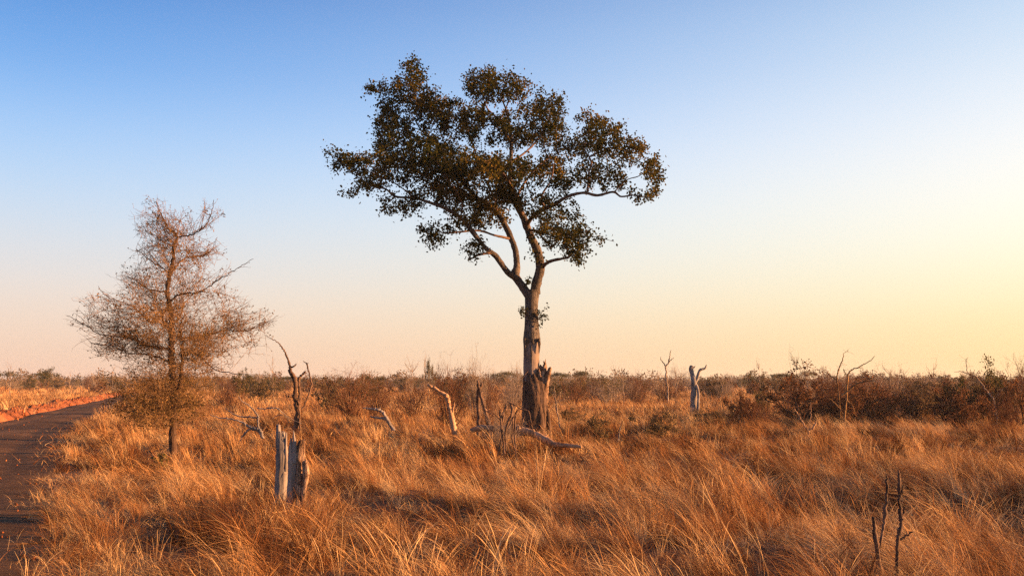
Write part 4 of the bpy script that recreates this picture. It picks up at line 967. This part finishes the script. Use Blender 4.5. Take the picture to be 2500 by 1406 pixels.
def shrub_proto(name, kind, h, w, seed=None):
    """returns (root, children) built at the origin"""
    r0 = bpy.data.objects.new(name, None); COL.objects.link(r0); r0.empty_display_size = .2
    tm = {'bare': M_REDTWIG, 'grey': M_GREYTWIG, 'red': M_REDTWIG, 'olive': M_TWIG, 'tan': M_TWIG}[kind]
    lmt = {'red': M_RED, 'olive': M_OLIVE, 'tan': M_TAN}.get(kind)
    mb = MB()
    if kind in ('bare', 'grey'):
        recursive_twigs(mb, np.zeros(3), h, w, 46, .016 * h / 2, 4, 4, 3)
        mb.build('stems', tm, r0)
    else:
        p = recursive_twigs(mb, np.zeros(3), h * .92, w, 16, .03 * h / 2, 4, 4, 3)
        mb.build('stems', tm, r0)
        q = np.vstack(p[1:]); lo_ = q[:, 2] > h * .12; q = q[lo_]
        n = int(2500 if kind != 'tan' else 3000)
        wv_ = Waves(.35 * h, 8, int(rng.integers(1e6)))
        c = q[rng.integers(len(q), size=n * 2)]; k = wv_(c[:, 0] + c[:, 1], c[:, 2] * 1.3) + .7 * rng.normal(size=len(c)) > -.15; c = c[k][:n]
        lb = MB(); lb.leaves(c + rng.normal(size=c.shape) * .06 * h / 2, .088 * h / 2, .6); lb.build('foliage', lmt, r0)
    return r0
def tree_proto(name, kind, h, w):
    r0 = bpy.data.objects.new(name, None); COL.objects.link(r0); r0.empty_display_size = .2
    mb = MB()
    if kind == 'umbrella':
        fork = np.array([rng.normal() * .1, 0, h * .45])
        mb.tube(np.array([(0, 0, -.1), (.05, 0, h * .2), fork]), [.025 * h, .02 * h, .017 * h], 6)
        mb.build('trunk', M_TWIG, r0)
        m2 = MB(); n = 14; az = rng.uniform(0, 6.28, n); s_ = rng.uniform(.2, 1, n)
        tips = np.c_[np.cos(az) * s_ * w * .5, np.sin(az) * s_ * w * .5, h * (.92 - .12 * s_ ** 2)]
        t = np.linspace(0, 1, 5)[None, :, None]; P = fork[None, None] * (1 - t) + tips[:, None] * t + np.array([0, 0, -.1 * h]) * np.sin(np.pi * t)
        m2.tubes(P, np.tile(np.linspace(.011, .004, 5) * h, (n, 1)), 4)
        c = np.repeat(tips, 150, 0) + rng.normal(size=(n * 150, 3)) * [w * .10, w * .10, h * .045]
        m2.build('limbs', M_TWIG, r0)
        lb = MB(); lb.leaves(c, .035 * h, .6); lb.build('crown', M_OLIVE, r0)
    elif kind == 'round':
        mb.tube(np.array([(0, 0, -.1), (.04, 0, h * .3)]), [.02 * h, .015 * h], 5); mb.build('trunk', M_GREYTWIG, r0)
        m2 = MB(); recursive_twigs(m2, np.array([.04, 0, h * .28]), h * .72, w, 12, .008 * h, 4, 5, 3); m2.build('crown', M_GREYTWIG, r0)
    elif kind == 'leafy':
        mb.tube(np.array([(0, 0, -.1), (.04, 0, h * .35)]), [.025 * h, .018 * h], 5); mb.build('trunk', M_TWIG, r0)
        m2 = MB(); p = recursive_twigs(m2, np.array([.04, 0, h * .3]), h * .66, w, 9, .010 * h, 3, 5, 3); m2.build('limbs', M_TWIG, r0)
        q = np.vstack(p); c = q[rng.integers(len(q), size=2400)]; lb = MB(); lb.leaves(c + rng.normal(size=c.shape) * .035 * h, .035 * h, .6); lb.build('crown', M_OLIVE, r0)
    elif kind == 'dead':
        z = np.linspace(0, 1, 7); P = np.c_[np.cumsum(rng.normal(size=7)) * .02 * h, np.cumsum(rng.normal(size=7)) * .02 * h, z * h]; P[0] = (0, 0, -.1)
        mb.tube(P, np.linspace(.016, .003, 7) * h, 5); mb.build('trunk', M_GREYTWIG, r0)
        n = 8; k = rng.integers(2, 6, n); az = rng.uniform(0, 6.28, n)
        for j in range(n):
            b = P[k[j]]; l = h * rng.uniform(.15, .38); d = np.array([math.cos(az[j]), math.sin(az[j]), rng.uniform(.4, 1.6)]); d /= np.linalg.norm(d)
            s_ = smooth_path(np.array([b, b + d * l * .5 + rng.normal(size=3) * l * .1, b + d * l + [0, 0, l * .15]]), 3)
            m2 = MB(); m2.tube(s_, np.linspace(.007, .002, len(s_)) * h, 4); spurs(m2, s_[2:], 4, l * .4, .0016 * h, .5)
            m2.build('branch', M_GREYTWIG, r0)
    return r0
def place(proto, first, x, y, z, s=1, rz=0, label='', cat='', group=None, sz=None):
    if first: o = proto
    else:
        o = proto.copy(); COL.objects.link(o)
        for ch in list(proto.children):
            c = ch.copy(); COL.objects.link(c); c.parent = o
            for g_ in ch.children:
                d = g_.copy(); COL.objects.link(d); d.parent = c
    o.location = (x, y, z); o.rotation_euler = (0, 0, rz); o.scale = (s, s, sz or s)
    return tag(o, label, cat, group)
def put(proto, first, xp, D, h_px_top, w_px, label, cat, group, proto_h, proto_w):
    """place so that its top reaches the given photo height and its width spans w_px"""
    p = px(xp, h_px_top, D); z = float(terrain(p[0], D))
    sz = (p[2] - z) / proto_h * (1.03 if group == G_RED else 1.1); s = w_px * D / F_PX / proto_w
    return place(proto, first, p[0], D, z, s, rng.uniform(0, 6.28), label, cat, group, sz)
# the two round bare bushes in the middle distance
G_RED = 'copper and rusty shrubs massed along the right'
P_ = {}
for k in ('bare', 'grey', 'red', 'olive', 'tan'):
    P_[k] = [[None, k, 2.2, 2.6] for _ in range(3 if k in ('red', 'olive', 'bare') else 2)]
cnt = {}
NAMES = {'bare': 'bare_bush', 'grey': 'bare_bush', 'red': 'copper_shrub', 'olive': 'green_shrub', 'tan': 'dry_shrub'}
def shrub(kind, xp, D, top, w, label, cat='bush', group=None, v=None):
    i = int(rng.integers(len(P_[kind]))) if v is None else v
    e = P_[kind][i]; first = e[0] is None
    if first: e[0] = shrub_proto(NAMES[kind], kind, 2.2, 2.6)
    if group == G_RED: D += rng.normal() * 4; top += rng.normal() * 10
    return put(e[0], first, xp, D, top, w, label, cat, group, 2.2, 2.6)
T_ = {k: [[None] for _ in range(3)] for k in ('umbrella', 'round', 'leafy', 'dead')}
TN = {'umbrella': 'umbrella_tree', 'round': 'bare_tree', 'leafy': 'leafy_tree', 'dead': 'dead_tree'}
def tre(kind, xp, D, top, w, label, cat='tree', group=None):
    i = int(rng.integers(3)); e = T_[kind][i]; first = e[0] is None
    if first: e[0] = tree_proto(TN[kind], kind, 4.0, 4.0 if kind != 'dead' else 2.4)
    return put(e[0], first, xp, D, top, w, label, cat, group, 4.0, 4.0 if kind != 'dead' else 2.4)
shrub('bare', 862, 47, 915, 150, 'round reddish leafless bush with dense fine stems, left of the bent dead limb', v=0)
shrub('bare', 1095, 44, 905, 130, 'leafless reddish bush directly behind the thick bent dead limb', v=1)
shrub('grey', 1160, 60, 882, 70, 'tall thin bare bush behind the split pale upright, left of the big tree', v=0)
shrub('red', 1805, 45, 958, 95, 'small low copper-leaved shrub, leftmost of the copper shrubs on the right', 'shrub', v=0)
shrub('olive', 1862, 60, 948, 44, 'small dark green-brown shrub between the low copper shrub and the larger ones', 'shrub', v=0)
shrub('red', 1960, 50, 926, 175, 'wide copper-brown leafy shrub behind the small forked pale sapling', 'shrub', v=1)

for xp, D, top, w, kind in [(2075, 54, 932, 130, 'red'), (2135, 51, 936, 130, 'red'), (2195, 60, 930, 130, 'bare'), (2240, 53, 936, 120, 'tan'), (2300, 58, 930, 130, 'red'), (2350, 52, 934, 110, 'red'), (2170, 75, 926, 140, 'grey'), (2010, 70, 928, 120, 'red'), (2270, 80, 925, 160, 'tan'), (1925, 68, 934, 90, 'bare'), (2100, 56, 940, 120, 'red'), (2165, 49, 945, 110, 'red'), (2220, 50, 940, 110, 'bare'), (2265, 52, 938, 120, 'bare'), (2325, 49, 940, 120, 'red'), (2385, 48, 935, 110, 'red'), (2420, 60, 925, 130, 'bare'), (2040, 55, 940, 110, 'bare'), (2120, 62, 926, 150, 'bare'), (2050, 66, 925, 140, 'bare'), (2450, 45, 950, 100, 'bare')]:
    shrub(kind, xp, D, top, w, {'red': 'dense rusty copper-leaved shrub in the thicket on the right', 'bare': 'leafless red-brown bush inside the thicket on the right', 'grey': 'leafless grey bush at the back of the thicket on the right', 'tan': 'pale dry bush at the back of the thicket on the right'}[kind], 'shrub', G_RED)
shrub('olive', 2425, 49, 905, 120, 'taller green-leaved bush behind the arching bare bough near the right edge', 'shrub', v=1)
shrub('red', 2490, 48, 900, 110, 'tall brown-leaved bush cut by the right edge of the picture', 'shrub', v=2)
shrub('bare', 2500, 60, 888, 120, 'tall leafless bush rising above the brown-leaved one at the right edge', 'bush', v=2)
tre('dead', 1943, 55, 885, 46, 'thin bare dead tree rising out of the wide copper-brown shrub', 'dead tree')
tre('dead', 1000, 75, 900, 70, 'thin dead tree with a flat bare crown behind the grey forked dead branch', 'dead tree')
tre('dead', 1035, 80, 888, 30, 'slim bare twiggy dead tree beside the tiny round-crowned tree', 'dead tree')
tre('leafy', 1050, 150, 886, 34, 'tiny round-crowned leafy tree poking above the far bush line left of the big tree', 'tree')
tre('umbrella', 1232, 240, 911, 62, 'flat-topped dark green tree on the horizon just left of the big trunk', 'tree')
tre('umbrella', 1422, 220, 911, 40, 'small flat-topped tree on the horizon right of the big trunk', 'tree')
tre('round', 1650, 160, 898, 52, 'round bare grey tree behind the slender three-pronged dead tree', 'tree')
tre('round', 1262, 120, 893, 34, 'small bare tree touching the left side of the big trunk at the horizon', 'tree')
shrub('olive', 590, 120, 912, 46, 'round yellow-green bush on the horizon between the two left trees', 'bush')
shrub('olive', 1457, 130, 930, 34, 'small dark green bush standing in front of the horizon scrub right of the big tree', 'bush')
tre('leafy', 118, 230, 903, 56, 'broad leafy tree tallest on the far left horizon', 'tree')
tre('dead', 28, 150, 895, 40, 'leaning dead tree nearest the left edge on the horizon', 'dead tree')
tre('dead', 672, 110, 882, 42, 'tall bare dead tree on the horizon left of the twisted dark dead tree', 'dead tree')
shrub('grey', 1222, 29.6, 992, 120, 'low tangle of grey brush heaped behind the snapped stems and log', 'brush')
shrub('bare', 1185, 33, 985, 90, 'low reddish brush around the foot of the crooked dead stem', 'brush')
shrub('olive', 2360, 50, 925, 110, 'olive-leaved bush left of the bough near the right edge', 'shrub')
G_M = 'dry bushes around the middle of the plain'
for xp, D, top, w, k, lb_ in [(1200, 62, 930, 90, 'bare', 'leafless brown bush in the grass behind the fallen log'), (1245, 75, 920, 80, 'grey', 'leafless brown bush in the grass behind the fallen log'), (1010, 60, 935, 110, 'bare', 'low leafless brown bush left of the bent dead limb'),
        (930, 66, 928, 100, 'bare', 'low leafless brown bush left of the bent dead limb'), (1130, 70, 922, 90, 'tan', 'dry tan bush behind the bent dead limb'), (800, 75, 928, 90, 'tan', 'dry tan bush behind the round reddish bush'), (1400, 80, 930, 100, 'bare', 'low leafless brown bush right of the big trunk'),
        (1480, 90, 928, 110, 'grey', 'low leafless brown bush right of the big trunk'), (1560, 85, 932, 90, 'bare', 'low leafless brown bush right of the big trunk'), (560, 85, 935, 90, 'bare', 'low leafless brown bush behind the tangle of fallen branches'), (640, 90, 932, 80, 'tan', 'low leafless brown bush behind the tangle of fallen branches'),
        (1600, 38, 1010, 110, 'tan', 'low dry shrub clump in a dark grassy hollow right of the big tree'), (1730, 42, 1005, 130, 'tan', 'low dry shrub clump in a dark grassy hollow right of the big tree'), (1850, 44, 985, 130, 'bare', 'low dry shrub clump in a dark grassy hollow right of the big tree'), (1460, 36, 1015, 90, 'tan', 'low dry shrub clump in a dark grassy hollow right of the big tree')]:
    shrub(k, xp, D, top, w, lb_, 'bush', G_M)
shrub('grey', 385, 70, 918, 60, 'bare grey bush behind the foot of the thorn tree', 'bush')
shrub('tan', 1390, 52, 1000, 70, 'low dry shrub in the grass right of the big tree trunk', 'shrub')
# ------------ horizon scrub: individual bushes and trees, 80 to 330 m away
G_S, G_D, G_T = 'bushes along the horizon scrub', 'bare dead trees along the horizon scrub', 'trees along the horizon scrub'
LBS = {'bare': 'leafless red-brown bush in the horizon scrub', 'grey': 'leafless grey bush in the horizon scrub', 'tan': 'dry tan bush in the horizon scrub', 'olive': 'dull green bush in the horizon scrub', 'red': 'rust-coloured bush in the horizon scrub'}
for i in range(235):
    D = 85 + 240 * rng.random() ** .8
    xp = rng.uniform(-40, 2540)
    right = xp > 1750
    if D < 150 and 300 < xp < 760: D += 80
    if xp < 300: D = rng.uniform(190, 330)
    k = rng.choice(['grey', 'bare', 'tan', 'olive', 'red'], p=[.25, .2, .2, .3, .05] if not right else [.2, .25, .1, .1, .35])
    top = rng.normal(926, 7); w = rng.uniform(2.2, 4.6) * F_PX / D
    shrub(k, xp, D, top, w, LBS[k], 'bush', G_S)
for i in range(46):
    D = 90 + 150 * rng.random(); xp = rng.uniform(0, 2480)
    if xp < 320: D = rng.uniform(180, 260)
    tre('dead', xp, D, rng.normal(914, 8), rng.uniform(1.3, 2.4) * F_PX / D, 'thin bare dead tree standing in the horizon scrub', 'dead tree', G_D)
for i in range(26):
    D = rng.uniform(170, 330); xp = rng.uniform(0, 2480); k = rng.choice(['umbrella', 'round', 'leafy'])
    tre(k, xp, D, rng.normal(918, 5), rng.uniform(4, 7) * F_PX / D, {'umbrella': 'flat-topped green tree in the horizon scrub', 'round': 'round bare grey tree in the horizon scrub', 'leafy': 'leafy olive tree in the horizon scrub'}[k], 'tree', G_T)
# little green weed at the foot of the thorn tree
wd = root_at(395, 1100, 25.5, 'green_weed', 'small yellow-green leafy weed at the foot of the thorn tree', 'plant')
mb = MB(); c = np.array(wd.location) + np.c_[rng.normal(size=(90, 2)) * .1, rng.uniform(.25, .62, 90)]
for e in c[:10]: mb.tube(np.array([np.array(wd.location), e]), [.006, .003], 4)
adopt(mb.build('stems', M_TWIG), wd); lb = MB(); lb.leaves(c, .10, .7); adopt(lb.build('leaves', M_OLIVE), wd)

# ------------------------------------------------------------------ far woodland: one mass beyond 330 m
fw = MB()
n = 1900
D = 330 + 900 * rng.random(n) ** 1.3; x = rng.uniform(-.62, .62, n) * D; z = terrain(x, D)
h = rng.uniform(3.6, 6.2, n) * (1 + .25 * Waves(90, 8, 31)(x, D)).clip(.6, 1.5); w = rng.uniform(2.5, 5, n)
K = 110
v = rng.normal(size=(n, K, 3)); v /= np.linalg.norm(v, axis=2, keepdims=True); v *= rng.uniform(.55, 1.05, (n, K, 1))
c = np.stack([x[:, None] + v[..., 0] * w[:, None], D[:, None] + v[..., 1] * w[:, None] * .7, z[:, None] + h[:, None] * (.52 + .5 * v[..., 2])], -1).reshape(-1, 3)
fw.leaves(c, .62, .75)
b = np.stack([x, D, z], -1)[:, None]; t = np.linspace(0, 1, 3)[None, :, None]
fw.tubes(b + np.concatenate([rng.normal(size=(n, 1, 2)) * .6, h[:, None, None] * 1.0], 2) * t, np.full((n, 3), .09), 3)
tag(fw.build('far_woodland', M_FAR), 'low hazy scrub woodland closing the horizon', 'woodland', None, 'stuff')

# ------------------------------------------------------------------ haze
hb = bpy.data.materials.new('haze'); hb.use_nodes = True; ht = hb.node_tree; ht.nodes.clear()
ho_ = ht.nodes.new('ShaderNodeOutputMaterial'); pv = ht.nodes.new('ShaderNodeVolumePrincipled')
pv.inputs['Color'].default_value = (.92, .88, .84, 1); pv.inputs['Density'].default_value = .0002; pv.inputs['Anisotropy'].default_value = .2
ht.links.new(pv.outputs[0], ho_.inputs['Volume'])
v = np.array([(sx, sy, sz_) for sx in (-1600, 1600) for sy in (-60, 1700) for sz_ in (-3, 17)], float)
hz = mesh_obj('haze', v, [np.array([(0, 1, 3, 2), (4, 6, 7, 5), (0, 4, 5, 1), (2, 3, 7, 6), (0, 2, 6, 4), (1, 5, 7, 3)])], hb, smooth=False)
tag(hz, None, None, None, 'stuff')
